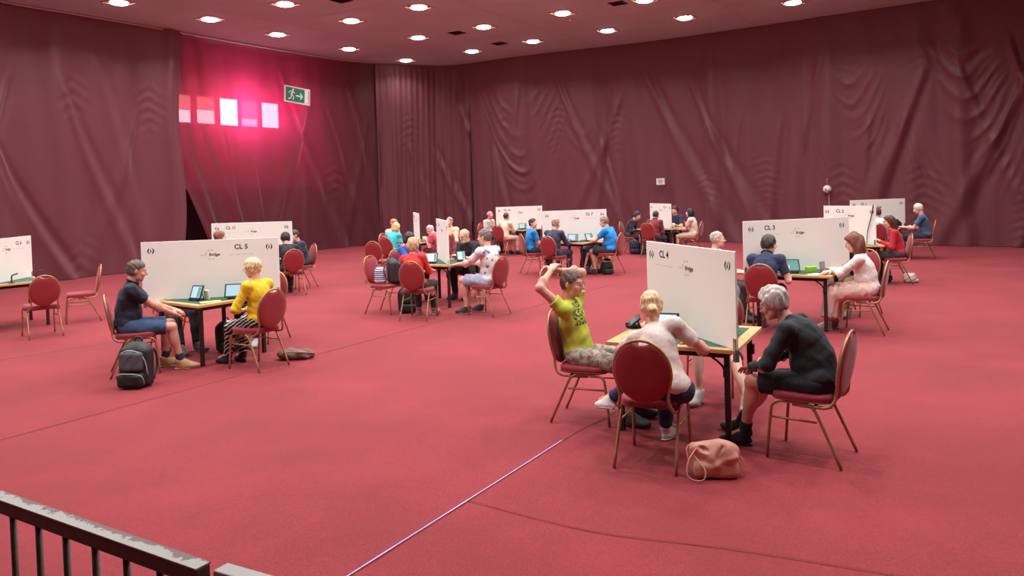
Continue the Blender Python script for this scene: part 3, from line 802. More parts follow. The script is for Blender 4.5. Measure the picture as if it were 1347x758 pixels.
# curtains ---------------------------------------------------------------
def curtain_mat(thin):
    m = bpy.data.materials.new('thin_burgundy_curtain' if thin else 'burgundy_curtain'); m.use_nodes = True; nt = m.node_tree; L = nt.links.new
    b = nt.nodes['Principled BSDF']; out = nt.nodes['Material Output']
    col = srgb(112, 52, 62)
    b.inputs['Base Color'].default_value = (*col, 1); b.inputs['Roughness'].default_value = .55; b.inputs['Sheen Weight'].default_value = .3; b.inputs['Sheen Roughness'].default_value = .4
    tc = nt.nodes.new('ShaderNodeTexCoord'); n = nt.nodes.new('ShaderNodeTexNoise'); n.inputs['Scale'].default_value = 1.1; n.inputs['Detail'].default_value = 4; L(tc.outputs['Object'], n.inputs['Vector'])
    bp = nt.nodes.new('ShaderNodeBump'); bp.inputs['Strength'].default_value = .25; bp.inputs['Distance'].default_value = .06; n2 = nt.nodes.new('ShaderNodeTexNoise'); n2.inputs['Scale'].default_value = 3.2; n2.inputs['Detail'].default_value = 5
    mp = nt.nodes.new('ShaderNodeMapping'); mp.inputs['Scale'].default_value = (1, 1, .45); L(tc.outputs['Object'], mp.inputs[0]); L(mp.outputs[0], n2.inputs['Vector'])
    L(n2.outputs[0], bp.inputs['Height']); L(bp.outputs[0], b.inputs['Normal'])
    tl = nt.nodes.new('ShaderNodeBsdfTranslucent'); tl.inputs[0].default_value = (*srgb(235, 50, 110), 1)
    tr = nt.nodes.new('ShaderNodeBsdfTransparent'); tr.inputs[0].default_value = (1, .45, .65, 1)
    m1 = nt.nodes.new('ShaderNodeMixShader'); m1.inputs[0].default_value = .36 if thin else .08; L(b.outputs[0], m1.inputs[1]); L(tl.outputs[0], m1.inputs[2])
    m2 = nt.nodes.new('ShaderNodeMixShader'); m2.inputs[0].default_value = .12 if thin else 0; L(m1.outputs[0], m2.inputs[1]); L(tr.outputs[0], m2.inputs[2])
    L(m2.outputs[0], out.inputs[0]); return m
CM = curtain_mat(False); CMT = curtain_mat(True)
def curtain(s0, s1, off, label, seed, cuts=None, feat=(), mat=None, pleat=0):
    du = .045; nu_ = int((s1-s0)/du); nv = 116
    u = np.linspace(s0, s1, nu_); z = np.linspace(.01, CEIL-.01, nv); U, Z = np.meshgrid(u, z)
    rs = np.random.RandomState(seed); H_ = np.zeros_like(U); W = CEIL-Z
    lowf = np.clip(W/CEIL, 0, 1)
    warp = .35*np.sin(U*.7+seed)*W/4+.15*np.sin(U*1.9+Z*.8+seed)
    # soft vertical pleats
    for k in range(5):
        lam = rs.uniform(.7, 2.4); H_ += .030*np.sin(2*PI*(U+warp*rs.uniform(-.8, .8))/lam+rs.rand()*6)*(.35+.65*lowf)
    # slanting drag folds falling from pinned points
    x = s0+rs.uniform(.3, 1.2)
    while x < s1:
        za = CEIL-rs.uniform(.5, 3.2); dr = rs.choice([-1, 1])*rs.uniform(.10, .45)
        wdt = rs.uniform(.05, .10); amp = rs.uniform(.03, .085)
        d = za-Z; xc = x+dr*np.maximum(d, 0)**1.15; ww = wdt*(1+.35*np.maximum(d, 0))
        q = (U-xc)/ww; H_ += amp*np.exp(-q*q)*np.clip(d/.6, 0, 1)*(1-.3*lowf)
        H_ -= .6*amp*np.exp(-(q-1.6)**2)*np.clip(d/.6, 0, 1)
        x += rs.uniform(.45, 1.5)
    # ruched seams: herringbone wrinkles either side of a vertical stitch line
    x = s0+rs.uniform(.5, 2)
    while x < s1:
        wd = rs.uniform(.25, .5); ph = Z*2*PI/rs.uniform(.22, .34)+np.abs(U-x)*2*PI*rs.uniform(1.2, 2.2)+1.2*np.sin(Z*1.7+x)
        mask = np.exp(-((U-x-.1*np.sin(Z*1.3))/wd)**2)*np.clip((CEIL-.8-Z)/1.2, 0, 1)
        H_ += .010*np.sin(ph)*mask*np.clip(np.sin(Z*1.4+x*3)+.2*np.sin(Z*4+U*3), 0, 1)
        x += rs.uniform(1.6, 3.2)
    # swags: nested hanging curves between two points
    for (xa, xb, zt, zb, amp) in feat:
        xm = (xa+xb)/2; hw = (xb-xa)/2; q = (U-xm)/hw
        ph = (Z-zb*(1)-(zt-zb)*np.abs(q)**1.8*.9)+.10*np.sin(U*1.7+Z)+.07*np.sin(U*4.1+Z*2.3)
        mask = np.exp(-(q/.85)**4)*np.clip((zt-Z)/.5, 0, 1)*np.clip((Z-zb+1.2)/1.2, 0, 1)
        mm = mask*np.clip(.55+.6*np.sin(U*2.3+1.1*Z+seed), 0, 1); H_ += amp*(1-np.abs(np.sin(ph*PI/.62)))**1.5*mm+amp*.35*np.sin(ph*2*PI/.37+1)*mm*np.clip(np.sin(U*3+Z*2), 0, 1)
    H_ += .02*np.sin(U*9+3*np.sin(Z*.8+U*.5))*np.clip((Z-CEIL+1.4)/1.4, 0, 1)*.6
    if pleat: H_ += pleat*np.sin(2*PI*(U+.05*np.sin(Z*1.1+U))/.42+1.5*np.sin(U*2.1))*(.5+.5*np.sin(U*1.3+Z*.25))+pleat*.5*np.sin(2*PI*U/.23+np.sin(Z*.7))
    H_ *= np.clip(W/.5, .25, 1)
    if cuts: U, H_ = cuts(U, Z, H_)
    X, Y, NX, NY = at_s(U)
    v = np.stack([X+NX*(H_+off), Y+NY*(H_+off), Z], -1).reshape(-1, 3)
    r = np.arange(nv-1)[:, None]*nu_+np.arange(nu_-1)[None, :]; r = r.ravel()
    o = fobj('curtain', (v, np.stack([r, r+1, r+nu_+1, r+nu_], 1)), mat or CM, None)
    tag(o, label, 'curtain')
    return o
sA = s_of(-9.72, 23.13); sC = s_of(-4.97, 29.46); sD = s_of(9.15, 23.99)
def cutA(U, Z, H):      # right edge of the left curtain, folded towards the viewer and swinging left at the foot
    e = sA-.22; t = np.clip((U-(e-1.6))/1.6, 0, 1)
    U2 = U-t*np.clip((3.4-Z)/3.4, 0, 1)*.25
    return U2+t*.12*np.sin(Z*1.1), H+.16*np.exp(-((U-(e-.35))/.22)**2)+.06*t
def cutB(U, Z, H):      # left edge of the next curtain, pulled to the right near the floor
    s0 = sA-.45; t = np.clip(1-(U-s0)/2.2, 0, 1)
    return U+t*1.45*np.clip((3.2-Z)/3.2, 0, 1)**1.0, H+.05*np.sin((U-s0)*9+Z)*t
curtain(0, sA-.22, .12, 'burgundy curtain hanging on the far left, left of the glowing window', 3, cutA)
curtain(sA-.45, sC+.1, -.05, 'pink-lit burgundy curtain with the window glowing through it', 12, cutB, mat=CMT)
curtain(sC-.1, s_of(-1.6, 30.3), .02, 'burgundy curtain pleated into the far corner', 21, pleat=.035)
curtain(s_of(-1.7, 30.35), sD+.05, 0, 'wide burgundy curtain along the back wall, between the corner and the ball-topped pole', 33, None,
        [(s_of(-1.2, 30), s_of(2.2, 28.2), 6.0, 2.6, .05), (s_of(1.9, 28.2), s_of(3.4, 27.6), 5.0, 4.0, .04)])
curtain(sD-.05, float(PS[-1]), .05, 'dark burgundy curtain with deep swags on the far right', 47, None,
        [(sD+.2, sD+2.4, 5.3, 3.0, .045), (sD+2.6, sD+6.0, 6.0, 2.2, .06)])
# cord along the top edge of the left curtains
rail_m = M('curtain_rail', srgb(200, 150, 150), .5)
X_, Y_, NX_, NY_ = at_s(np.arange(1, sC, .5)); bm = BM(); tube(bm, [(a+n*.2, b+m_*.2, CEIL-.035) for a, b, n, m_ in zip(X_, Y_, NX_, NY_)], .022, 6, 1)
tag(obj('trim_1', bm, rail_m), 'pale curtain rail along the left ceiling edge', None, None, 'structure')

# building walls behind the curtains, with the daylit windows on the left
wallm = M('plaster_wall', srgb(230, 215, 212), .9, 0, 0, 1, .05, 1); dwall = M('dark_wall', srgb(52, 22, 30), .9)
def wall_strip(name, s0, s1, off, mat, holes=None):
    n = int((s1-s0)/.5)+2; u = np.linspace(s0, s1, n); X, Y, NX, NY = at_s(u); vs = []; fs = []
    for a, b, p, q in zip(X, Y, NX, NY): vs += [(a-p*off, b-q*off, 0), (a-p*off, b-q*off, CEIL)]
    for i in range(n-1): fs.append((2*i, 2*i+2, 2*i+3, 2*i+1))
    o = obj(name, (vs, fs), mat, None, smooth=False); tag(o, None, None, None, 'structure'); return o
# straight left wall piece holding the windows
a = V(-9.8, 23); b = V(-7.8, 26.2); d = nrm(b-a); nL = V(d[1], -d[0]); OFF = .95
def wpt(u, z): p = a+d*u-nL*OFF; return (p[0], p[1], z)
zb, zt = 4.37, 5.27
wins = [(.30, 1.05), (1.24, 1.94), (2.12, 2.84), (2.96, 3.66), (3.82, 4.59)]
wl = empty('wall_left', (0, 0, 0)); tag(wl, 'plaster wall behind the left curtain, pierced by a band of windows', None, None, 'structure')
cells = [-6] + [x for wn in wins for x in wn] + [8]
vs, fs = [], []
def quadw(u0, u1, z0, z1):
    k = len(vs); vs.extend([wpt(u0, z0), wpt(u1, z0), wpt(u1, z1), wpt(u0, z1)]); fs.append((k, k+1, k+2, k+3))
quadw(-6, 8, 2.3, zb); quadw(-6, 8, zt, CEIL)
for i in range(0, len(cells)-1, 2): quadw(cells[i], cells[i+1], zb, zt)
obj('masonry', (vs, fs), wallm, wl, smooth=False)
obj('lower_wall_shade', ([wpt(-6, 0), wpt(8, 0), wpt(8, 2.3), wpt(-6, 2.3)], [(0, 1, 2, 3)]), M('wall_shade', srgb(30, 20, 26), .9), wl, smooth=False)  # shade put into the colour: lower wall darkened behind the gap between curtains
sun_m = {}
for i, (u0, u1) in enumerate(wins):
    r = empty('window_%d' % (i+1), (0, 0, 0)); tag(r, 'daylit window glowing through the curtain, number %d from the left of the band' % (i+1), None, None, 'structure')
    st = WIN*[.22, .2, .9, .16, .3][i]
    pm = M('daylight_pane', (.1, .1, .1), .3, emit=[(1, .95, .8), (1, .9, .7), (1, 1, 1), (1, .8, .8), (1, .93, .93)][i], es=st)
    p = [V(*wpt(u0, zb)), V(*wpt(u1, zb)), V(*wpt(u1, zt)), V(*wpt(u0, zt))]; off3 = V(nL[0], nL[1], 0)
    obj('pane', ([q-off3*.05 for q in p], [(0, 1, 2, 3)]), pm, r, smooth=False)
    bm = BM()
    for q0, q1 in ((p[0], p[1]), (p[1], p[2]), (p[2], p[3]), (p[3], p[0])): tube(bm, [q0, q1], .03, 4, 1)
    obj('window_frame', bm, wallm, r, smooth=False)
    if i in (0, 1, 3):
        zm = zb+(zt-zb)*[.45, .5, 0, .3][i]; q = [V(*wpt(u0, zm)), V(*wpt(u1, zm)), p[2], p[3]]
        bl = bpy.data.materials.new('blind'); bl.use_nodes = True; t_ = bl.node_tree.nodes.new('ShaderNodeBsdfTranslucent'); t_.inputs[0].default_value = (.45, .22, .2, 1)
        bl.node_tree.links.new(t_.outputs[0], bl.node_tree.nodes['Material Output'].inputs[0])
        obj('blind', ([x+off3*.03 for x in q], [(0, 1, 2, 3)]), bl, r, smooth=False)
bm = BM(); tube(bm, [wpt(0, zb-.12), wpt(4.9, zb-.12)], .04, 4, 1); obj('window_sill', bm, wallm, wl, smooth=False)
wall_strip('wall_far_left', 0, sA-5.5, 1.1, dwall)
wall_strip('wall_back', s_of(-6, 28.8), float(PS[-1]), 1.0, dwall)
cw = M('end_wall', srgb(120, 62, 68), .9)
for nm, c, s_ in (('wall_right', (22.6, 4, CEIL/2), (.2, 24, CEIL)), ('wall_left_near', (-15.3, 2.5, CEIL/2), (.2, 20, CEIL)), ('wall_near', (3.7, -6.5, CEIL/2), (38, .2, CEIL))):
    bm = BM(); box(bm, c, s_); tag(obj(nm, bm, cw, smooth=False), None, None, None, 'structure')

# exit sign on the curtain --------------------------------------------------
def on_curtain(s0, s1, off):
    X, Y, NX, NY = at_s(np.array([s0, s1])); A_ = V(X[0]+NX[0]*off, Y[0]+NY[0]*off); B_ = V(X[1]+NX[1]*off, Y[1]+NY[1]*off); return A_, B_
A_, B_ = on_curtain(s_of(-7.80, 26.22), s_of(-7.12, 27.18), .30); c = (A_+B_)/2; th = math.atan2(*(B_-A_)[::-1]); WL = np.linalg.norm(B_-A_)
ex = empty('exit_sign', (c[0], c[1], 5.42), th, 'green and white emergency exit sign with running figure and arrow', 'sign'); ex.rotation_euler = (0, .06, th)
green = M('sign_green', srgb(24, 120, 92), .5); sw = M('sign_white', srgb(235, 215, 212), .5)
hw, hh = WL/2, .28
bm = BM(); box(bm, (0, 0, 0), (2*hw, .03, 2*hh)); obj('sign_plate', bm, sw, ex, smooth=False)
bm = BM(); box(bm, (0, -.016, 0), (2*hw-.09, .006, 2*hh-.09)); obj('green_panel', bm, green, ex, smooth=False)
bm = BM(); box(bm, (hw-.17, -.021, 0), (.17, .004, 2*hh-.10)); obj('door_symbol', bm, sw, ex, smooth=False)
bm = BM()
def bar(p, q, wd, y=-.0215):
    p = V(*p); q = V(*q); n = nrm(V(-(q-p)[1], (q-p)[0]))*wd/2
    f = [bm.verts.new((x[0], y, x[1])) for x in (p+n, q+n, q-n, p-n)]; bm.faces.new(f)
bar((-.08, -.02), (.20, -.02), .05)
v_ = [bm.verts.new((x, -.0215, z_)) for x, z_ in ((.13, .10), (.24, -.02), (.13, -.14), (.10, -.10), (.17, -.02), (.10, .06))]; bm.faces.new(v_)
obj('arrow', bm, sw, ex, smooth=False)
bm = BM(); mx = -.27
bmesh.ops.create_circle(bm, cap_ends=True, radius=.04, segments=16, matrix=Matrix.Translation((mx+.07, -.0215, .17)) @ Matrix.Rotation(PI/2, 4, 'X'))
bar((mx+.05, .13), (mx-.01, -.02), .075); bar((mx+.05, .11), (mx+.15, .05), .03); bar((mx+.03, .12), (mx-.08, .10), .03); bar((mx-.08, .10), (mx-.12, .03), .03)
bar((mx, -.01), (mx+.09, -.06), .04); bar((mx+.09, -.06), (mx+.07, -.18), .04); bar((mx-.01, -.02), (mx-.03, -.13), .04); bar((mx-.03, -.13), (mx-.14, -.16), .04)
obj('running_figure', bm, sw, ex, smooth=False)
# paper notice on the back curtain
A_, B_ = on_curtain(s_of(5.03, 26.75), s_of(5.3, 26.6), .16); c = V(5.13, 26.45)
pn = empty('paper_notice', (c[0], c[1], 2.08), math.atan2(26.58-26.72, .23), 'small white paper notice pinned to the back curtain', 'notice')
bm = BM(); box(bm, (0, 0, 0), (.30, .006, .22)); obj('sheet', bm, paper, pn, smooth=False)
bm = BM()
for i, (z_, wd) in enumerate(((.045, .2), (.0, .18), (-.05, .12))): box(bm, (0, -.0045, z_), (wd, .002, .018))
obj('printed_lines', bm, grey_ink, pn, smooth=False)

# crowd barrier in the near left corner ---------------------------------------
def barrier():
    p0 = V(-2.6, 2.98); p1 = V(-.800, 1.90); L = np.linalg.norm(p1-p0); th = math.atan2(p1[1]-p0[1], p1[0]-p0[0])
    m = M('brown_steel', srgb(88, 66, 60), .55, .2, .15, 60, .15, 30)
    nt = m.node_tree; b = nt.nodes['Principled BSDF']
    m2 = bpy.data.materials.new('chipped_paint'); m2.use_nodes = True; nt = m2.node_tree; L_ = nt.links.new; b = nt.nodes['Principled BSDF']; b.inputs['Roughness'].default_value = .5
    tc = nt.nodes.new('ShaderNodeTexCoord'); n = nt.nodes.new('ShaderNodeTexNoise'); n.inputs['Scale'].default_value = 13; n.inputs['Detail'].default_value = 6; n.inputs['Roughness'].default_value = .7
    L_(tc.outputs['Object'], n.inputs['Vector'])
    sx = nt.nodes.new('ShaderNodeSeparateXYZ'); L_(tc.outputs['Object'], sx.inputs[0])
    ad = nt.nodes.new('ShaderNodeMath'); ad.operation = 'MULTIPLY_ADD'; L_(sx.outputs[1], ad.inputs[0]); ad.inputs[1].default_value = 7.0; L_(n.outputs[0], ad.inputs[2])
    cr = nt.nodes.new('ShaderNodeValToRGB'); L_(ad.outputs[0], cr.inputs[0]); cr.color_ramp.elements[0].position = .54; cr.color_ramp.elements[0].color = (*srgb(176, 168, 165), 1)
    cr.color_ramp.elements[1].position = .56; cr.color_ramp.elements[1].color = (*srgb(116, 94, 84), 1); L_(cr.outputs[0], b.inputs['Base Color'])
    r = empty('crowd_barrier', (p0[0], p0[1], 0), th, 'steel railing with chipped white paint on its top rail, nearest the viewer', 'railing')
    bm = BM(); box(bm, (L/2, 0, 1.098), (L, .044, .004)); obj('painted_top', bm, m2, r, smooth=False)
    bm = BM(); box(bm, (L/2, 0, 1.075), (L, .042, .042), None, .004); obj('top_rail', bm, m, r, smooth=False)
    bm = BM(); box(bm, (L/2, 0, .15), (L, .03, .03), None, .004); obj('bottom_rail', bm, m, r, smooth=False)
    u0 = np.linalg.norm(V(-1.588, 2.363)-p0)
    for k in range(-7, 12):
        u = u0+.1475*k
        if .05 < u < L-.05:
            bm = BM(); tube(bm, [(u, 0, .15), (u, 0, 1.058)], .010, 8, 1); obj('bar', bm, m, r)
    for u in (.02, L-.02):
        bm = BM(); box(bm, (u, 0, .55), (.04, .04, 1.08), None, .004); box(bm, (u, 0, .01), (.06, .5, .02)); obj('post', bm, m, r, smooth=False)
    r = empty('crowd_barrier', (-.745, 1.868, 0), th+.05, 'end of the next railing section, at the bottom edge of the view', 'railing')
    wp = M('white_paint', srgb(180, 172, 170), .5)
    bm = BM(); box(bm, (.55, 0, 1.09), (1.1, .046, .044), None, .004); obj('top_rail', bm, wp, r, smooth=False)
    bm = BM(); box(bm, (.55, 0, .15), (1.1, .03, .03)); obj('bottom_rail', bm, m, r, smooth=False)
    for u in (.03, 1.07):
        bm = BM(); box(bm, (u, 0, .54), (.04, .04, 1.06)); obj('post', bm, m, r, smooth=False)
    for k in range(1, 7):
        bm = BM(); tube(bm, [(.03+.148*k, 0, .15), (.03+.148*k, 0, 1.07)], .010, 8, 1); obj('bar', bm, m, r)
barrier()
#@@OBJECTS
# ------------------------------------------------------------------ tables and partition boards
TB = [((1.44, 6.47), (.957, .29), 'nearest card table on the right, under the screen marked CL 4'),
      ((-3.86, 9.79), (.989, .15), 'card table under the screen marked CL 5, beside the woman in yellow'),
      ((3.95, 10.70), (.97, .24), 'card table under the screen marked CL 3, with a turquoise tablet and a green packet'),
      ((-1.26, 13.74), (.974, .228), 'card table in the middle of the hall, beside the man in the floral shirt'),
      ((1.44, 17.83), (.986, .16), 'card table under the screen marked CL 7, beside the big man in bright blue'),
      ((-5.45, 16.05), (.998, -.06), 'card table hidden behind the CL 5 screen, under the screen marked CL 11'),
      ((.22, 23.8), (.99, .14), 'card table farthest back, beside the person in cream'),
      ((-2.45, 19.65), (.974, .226), 'card table at the back left, under the narrow edge-on screen, with a white cup'),
      ((4.25, 22.05), (.97, .24), 'card table at the back, beside the person in a maroon hooded top'),
      ((9.13, 19.2), (.98, .19), 'card table farthest right, before the man in a grey-blue T-shirt'),
      ((6.50, 14.85), (.86, .51), 'card table in front of the woman in red, behind the CL 3 table'),
      ((-8.33, 12.63), (.999, .055), 'empty card table cut by the left edge, with black clips and vacant chairs')]
for c, r, lb in TB: table(c, r, lb)
BD = [((1.241, 7.12), (1.666, 5.76), 1.49, 'CL 4', 'tall white screen marked CL 4 on the nearest right table', -.40),
      ((-4.679, 9.66), (-3.024, 9.91), 1.479, 'CL 5', 'wide white screen marked CL 5 at the left', .335),
      ((3.146, 10.5), (4.766, 10.9), 1.464, 'CL 3', 'wide white screen marked CL 3 at the right', -.385),
      ((.69, 17.7), (2.2, 17.95), 1.46, 'CL 7', 'white screen marked CL 7 at the back, beside the man in bright blue', .345),
      ((-6.302, 16.1), (-4.585, 16.0), 1.47, 'CL 11', 'white screen marked CL 11, rising behind the CL 5 screen', -.385),
      ((-.501, 23.7), (.936, 23.9), 1.44, 'CL 10', 'white screen at the far back, left of the CL 7 screen', -.385),
      ((-1.426, 14.45), (-1.094, 13.03), 1.49, 'CL 8', 'white screen seen almost edge-on at the middle table', -.385),
      ((-2.604, 20.3), (-2.303, 19.0), 1.457, 'CL 12', 'smallest white screen seen edge-on at the back left', -.385),
      ((4.083, 22.75), (4.418, 21.35), 1.44, 'CL 9', 'narrow white screen behind the maroon hooded top', .33),
      ((8.374, 19.05), (9.884, 19.35), 1.451, 'CL 1', 'white screen farthest right, in front of the dark curtain', -.385),
      ((6.203, 15.3), (6.812, 14.4), 1.472, 'CL 2', 'white screen marked CL 2 seen at a slant, with a black strap, before the woman in red', -.26),
      ((-8.291, 11.9), (-8.374, 13.35), 1.453, 'CL 6', 'white screen cut by the left edge of the view', .36)]
for e0, e1, zt, num, lb, ts in BD: screen_board(e0, e1, zt, num, lb, ts)

# ------------------------------------------------------------------ seated players: person first, then the chair under each
NAVY = (38, 38, 58); BLK = (34, 31, 36)
def seated(loc, face, lb, clb, kind='round', **k):
    chair(loc, face, clb, kind); return person(lb, loc, face, **k)
# nearest right table
seated((.62, 6.66), (.93, -.37), 'man in a lime green T-shirt leaning back with both hands on his head', 'banquet chair under the man in lime green',
       vox=.0055, lean=-.22, hunch=.10, hy=-.12, hp=-.10, slv=.45, hands={-1: (-.06, -.30, 1.275), 1: (.06, -.295, 1.285)}, elb={-1: (-.7, 1.1, .1), 1: (1, -.2, -.5)}, palm={-1: (1, .2, -.6), 1: (-1, .2, -.6)},
       curl=.6, topmat=pattern_mat('lime_print'), legs='shorts', lowmat=pattern_mat('camo'), shoes=(60, 56, 60), hair='short', hairc=(92, 62, 52), glasses='steel', skin=(218, 152, 134), group=None)
seated((.99, 5.60), (.42, .91), 'blonde woman seen from behind, hair in a knot, in a pale pink T-shirt', 'banquet chair nearest the viewer, under the blonde woman',
       vox=.0055, fem=True, lean=.20, hunch=.40, roll=-.34, dx=.14, hy=.25, hp=-.25, hands={-1: (-.14, .42, .797), 1: (.22, .36, .797)}, elb={-1: (-1, -.2, -.5), 1: (1, -.1, -.7)},
       feet={1: (-.42, .34, .33), -1: (-.02, .46, .095)}, knees={1: (.35, .6, 1.2), -1: (-.1, .8, 1)}, footdir={1: (-.85, .45, -.15), -1: (.25, .95, 0)}, top=(222, 196, 188), legs='long', low=(34, 38, 74), shoes=(226, 216, 210), hair='bun', hairc=(226, 184, 140), skin=(220, 146, 126))
seated((2.13, 5.61), (-.80, .60), 'grey-haired woman in a black top bending forward over her knees', 'banquet chair under the grey-haired woman in black, in front on the right',
       vox=.0055, fem=True, s=1.03, g=.035, lean=.16, hunch=.62, hy=.10, hp=-.40, hands={-1: (-.07, .40, .605), 1: (.12, .38, .605)}, elb={-1: (-1, -.4, -.5), 1: (1, -.4, -.4)},
       feet={-1: (-.05, .46, .095), 1: (.20, .58, .095)}, sleeve='long', top=(30, 28, 33), legs='shorts', low=(30, 28, 33), shoes=(28, 26, 30), hair='thick', hairc=(196, 178, 172), glasses='steel', skin=(214, 146, 132), sock=(30, 28, 32))
seated((1.93, 7.42), (-.50, -.86), 'man in a grey T-shirt hidden behind the CL 4 screen, bare shins showing', 'banquet chair whose wooden edge shows right of the CL 4 screen',
       vox=.009, lean=.1, feet={-1: (-.42, .56, .095), 1: (.02, .5, .095)}, knees={-1: (-.2, .8, 1), 1: (.1, .8, 1)}, hands={-1: (-.14, .42, .797), 1: (.14, .42, .797)}, top=(128, 124, 132), legs='shorts', low=(110, 100, 96), shoes=(200, 188, 176), hair='short', hairc=(90, 80, 76))
# CL 5
seated((-4.44, 8.96), (.90, .44), 'man in a navy polo shirt and denim shorts at the left table', 'banquet chair under the man in the navy polo shirt',
       vox=.0075, s=1.04, g=.02, lean=-.02, hunch=.28, hy=0, hp=-.22, hands={-1: (-.02, .40, .70), 1: (.05, .40, .66)}, feet={-1: (-.16, .30, .095), 1: (.10, .46, .095)}, top=(33, 33, 50), collar=True, legs='shorts', low=(58, 76, 112), shoes=(186, 140, 98), sock=(44, 42, 52), hair='short', hairc=(96, 78, 74), skin=(214, 148, 128))
seated((-3.06, 9.05), (-.86, .51), 'woman in a yellow jacket and black-and-white striped trousers', 'banquet chair under the woman in yellow',
       vox=.0075, fem=True, g=.01, lean=-.02, hunch=.25, hy=.1, hp=-.22, hands={-1: (-.08, .22, .68), 1: (.03, .22, .66)}, elb={-1: (-.9, -.5, -.4), 1: (.9, -.6, -.4)}, feet={-1: (-.02, .50, .095), 1: (.12, .40, .095)}, sleeve='long', top=(224, 182, 30), legs='long', lowmat=pattern_mat('zebra'), shoes=(40, 34, 36), hair='updo', hairc=(230, 194, 150), glasses='dark')
seated((-4.62, 10.42), (.80, -.60), 'player in black hidden behind the left part of the CL 5 screen', 'banquet chair behind the left part of the CL 5 screen',
       vox=.012, top=BLK, low=(48, 46, 56), shoes=(84, 80, 86), hair='short', feet={1: (.25, .55, .095), -1: (0, .5, .095)})
seated((-3.50, 10.68), (-.30, -.95), 'player hidden behind the right part of the CL 5 screen, pale sneakers showing', 'banquet chair whose edge shows right of the CL 5 screen',
       vox=.012, top=(90, 80, 84), low=(44, 40, 48), shoes=(200, 192, 190), hair='short', hands={-1: (-.1, .42, .797), 1: (.1, .42, .797)})
# CL 3
seated((3.34, 10.20), (.50, .867), 'young man in a dark blue T-shirt seen from behind at the CL 3 table', 'banquet chair under the young man in dark blue',
       vox=.0085, s=1.05, lean=.22, hunch=.35, hy=-.35, hp=-.3, hands={-1: (.04, .22, .80), 1: (.22, .30, .80)}, top=(42, 46, 78), legs='shorts', low=(40, 40, 52), shoes=(150, 130, 130), hair='thick', hairc=(62, 40, 38), glasses='dark', collar=True)
seated((4.55, 10.03), (-.85, .53), 'woman with curly auburn hair in a white sweater and long pale skirt', 'banquet chair under the woman in the white sweater',
       vox=.0085, fem=True, g=.02, lean=.10, hunch=.3, hy=.05, hp=-.2, hands={-1: (.02, .36, .80), 1: (-.05, .38, .78)}, elb={-1: (-1, -.2, -.5), 1: (1, -.2, -.5)}, feet={-1: (-.06, .42, .095), 1: (.12, .36, .095)}, sleeve='long', top=(230, 208, 202), legs='skirt', low=(212, 170, 160), shoes=(150, 132, 132), hair='curly', hairc=(118, 58, 42), glasses='steel')
seated((2.98, 11.25), (.90, -.43), 'grey-haired man with glasses at the left end of the CL 3 screen', 'banquet chair under the grey-haired man at the left end of the CL 3 screen',
       vox=.0085, lean=.05, top=(190, 170, 150), low=(70, 62, 66), hair='crop', hairc=(180, 164, 156), glasses='steel', hy=.25)
seated((5.06, 11.35), (-.86, -.5), 'player in black with dark grey hair behind the woman in the white sweater', 'banquet chair behind the right end of the CL 3 screen',
       vox=.010, lean=.40, hunch=.4, hp=-.5, top=(40, 36, 42), sleeve='long', low=(160, 128, 104), shoes=(96, 84, 84), hair='short', hairc=(86, 76, 80), hands={-1: (-.1, .48, .797), 1: (.1, .48, .797)})
# middle table
seated((-1.52, 12.16), (.25, .97), 'person with ash-blond hair in a red cardigan seen from behind', 'banquet chair under the person in the red cardigan',
       vox=.0095, fem=True, g=.03, lean=.0, hunch=.30, roll=-.12, hy=-.15, hp=-.25, dx=-.02, hands={-1: (-.05, .36, .70), 1: (.1, .36, .72)}, sleeve='long', top=(208, 52, 42), low=(40, 34, 40), shoes=(150, 120, 105), hair='bob', hairc=(184, 146, 118))
seated((-.43, 12.36), (-.80, .60), 'man in a white shirt with dark flowers, seen from the side', 'banquet chair under the man in the floral shirt',
       vox=.0095, s=1.12, g=.02, lean=.0, hunch=.22, hy=.25, hp=-.1, hands={-1: (-.15, .50, .797), 1: (.10, .46, .797)}, topmat=pattern_mat('floral'), legs='shorts', low=(160, 158, 182), shoes=(70, 56, 56), sock=None, hair='short', hairc=(120, 104, 98), feet={-1: (-.1, .36, .095), 1: (.15, .28, .095)})
seated((-.80, 14.45), (-.50, -.86), 'bearded man with glasses in a black polo shirt facing the viewer', 'banquet chair under the bearded man in black',
       vox=.0095, s=1.06, lean=.24, hunch=.3, hy=-.2, hp=-.35, hands={-1: (-.12, .46, .797), 1: (.05, .45, .797)}, top=(36, 34, 42), collar=True, low=(34, 32, 38), hair='bald', hairc=(186, 150, 140), beard=(214, 190, 178), glasses='dark')
seated((-1.98, 14.25), (.75, -.66), 'dark-haired woman with glasses in blue, partly hidden by the red cardigan', 'banquet chair under the dark-haired woman in blue',
       vox=.0095, fem=True, s=.98, lean=.12, hunch=.3, hy=-.1, hp=-.2, top=(58, 84, 176), low=(40, 40, 50), hair='bob', hairc=(58, 42, 46), glasses='steel', hands={-1: (-.12, .46, .797), 1: (.05, .45, .797)})
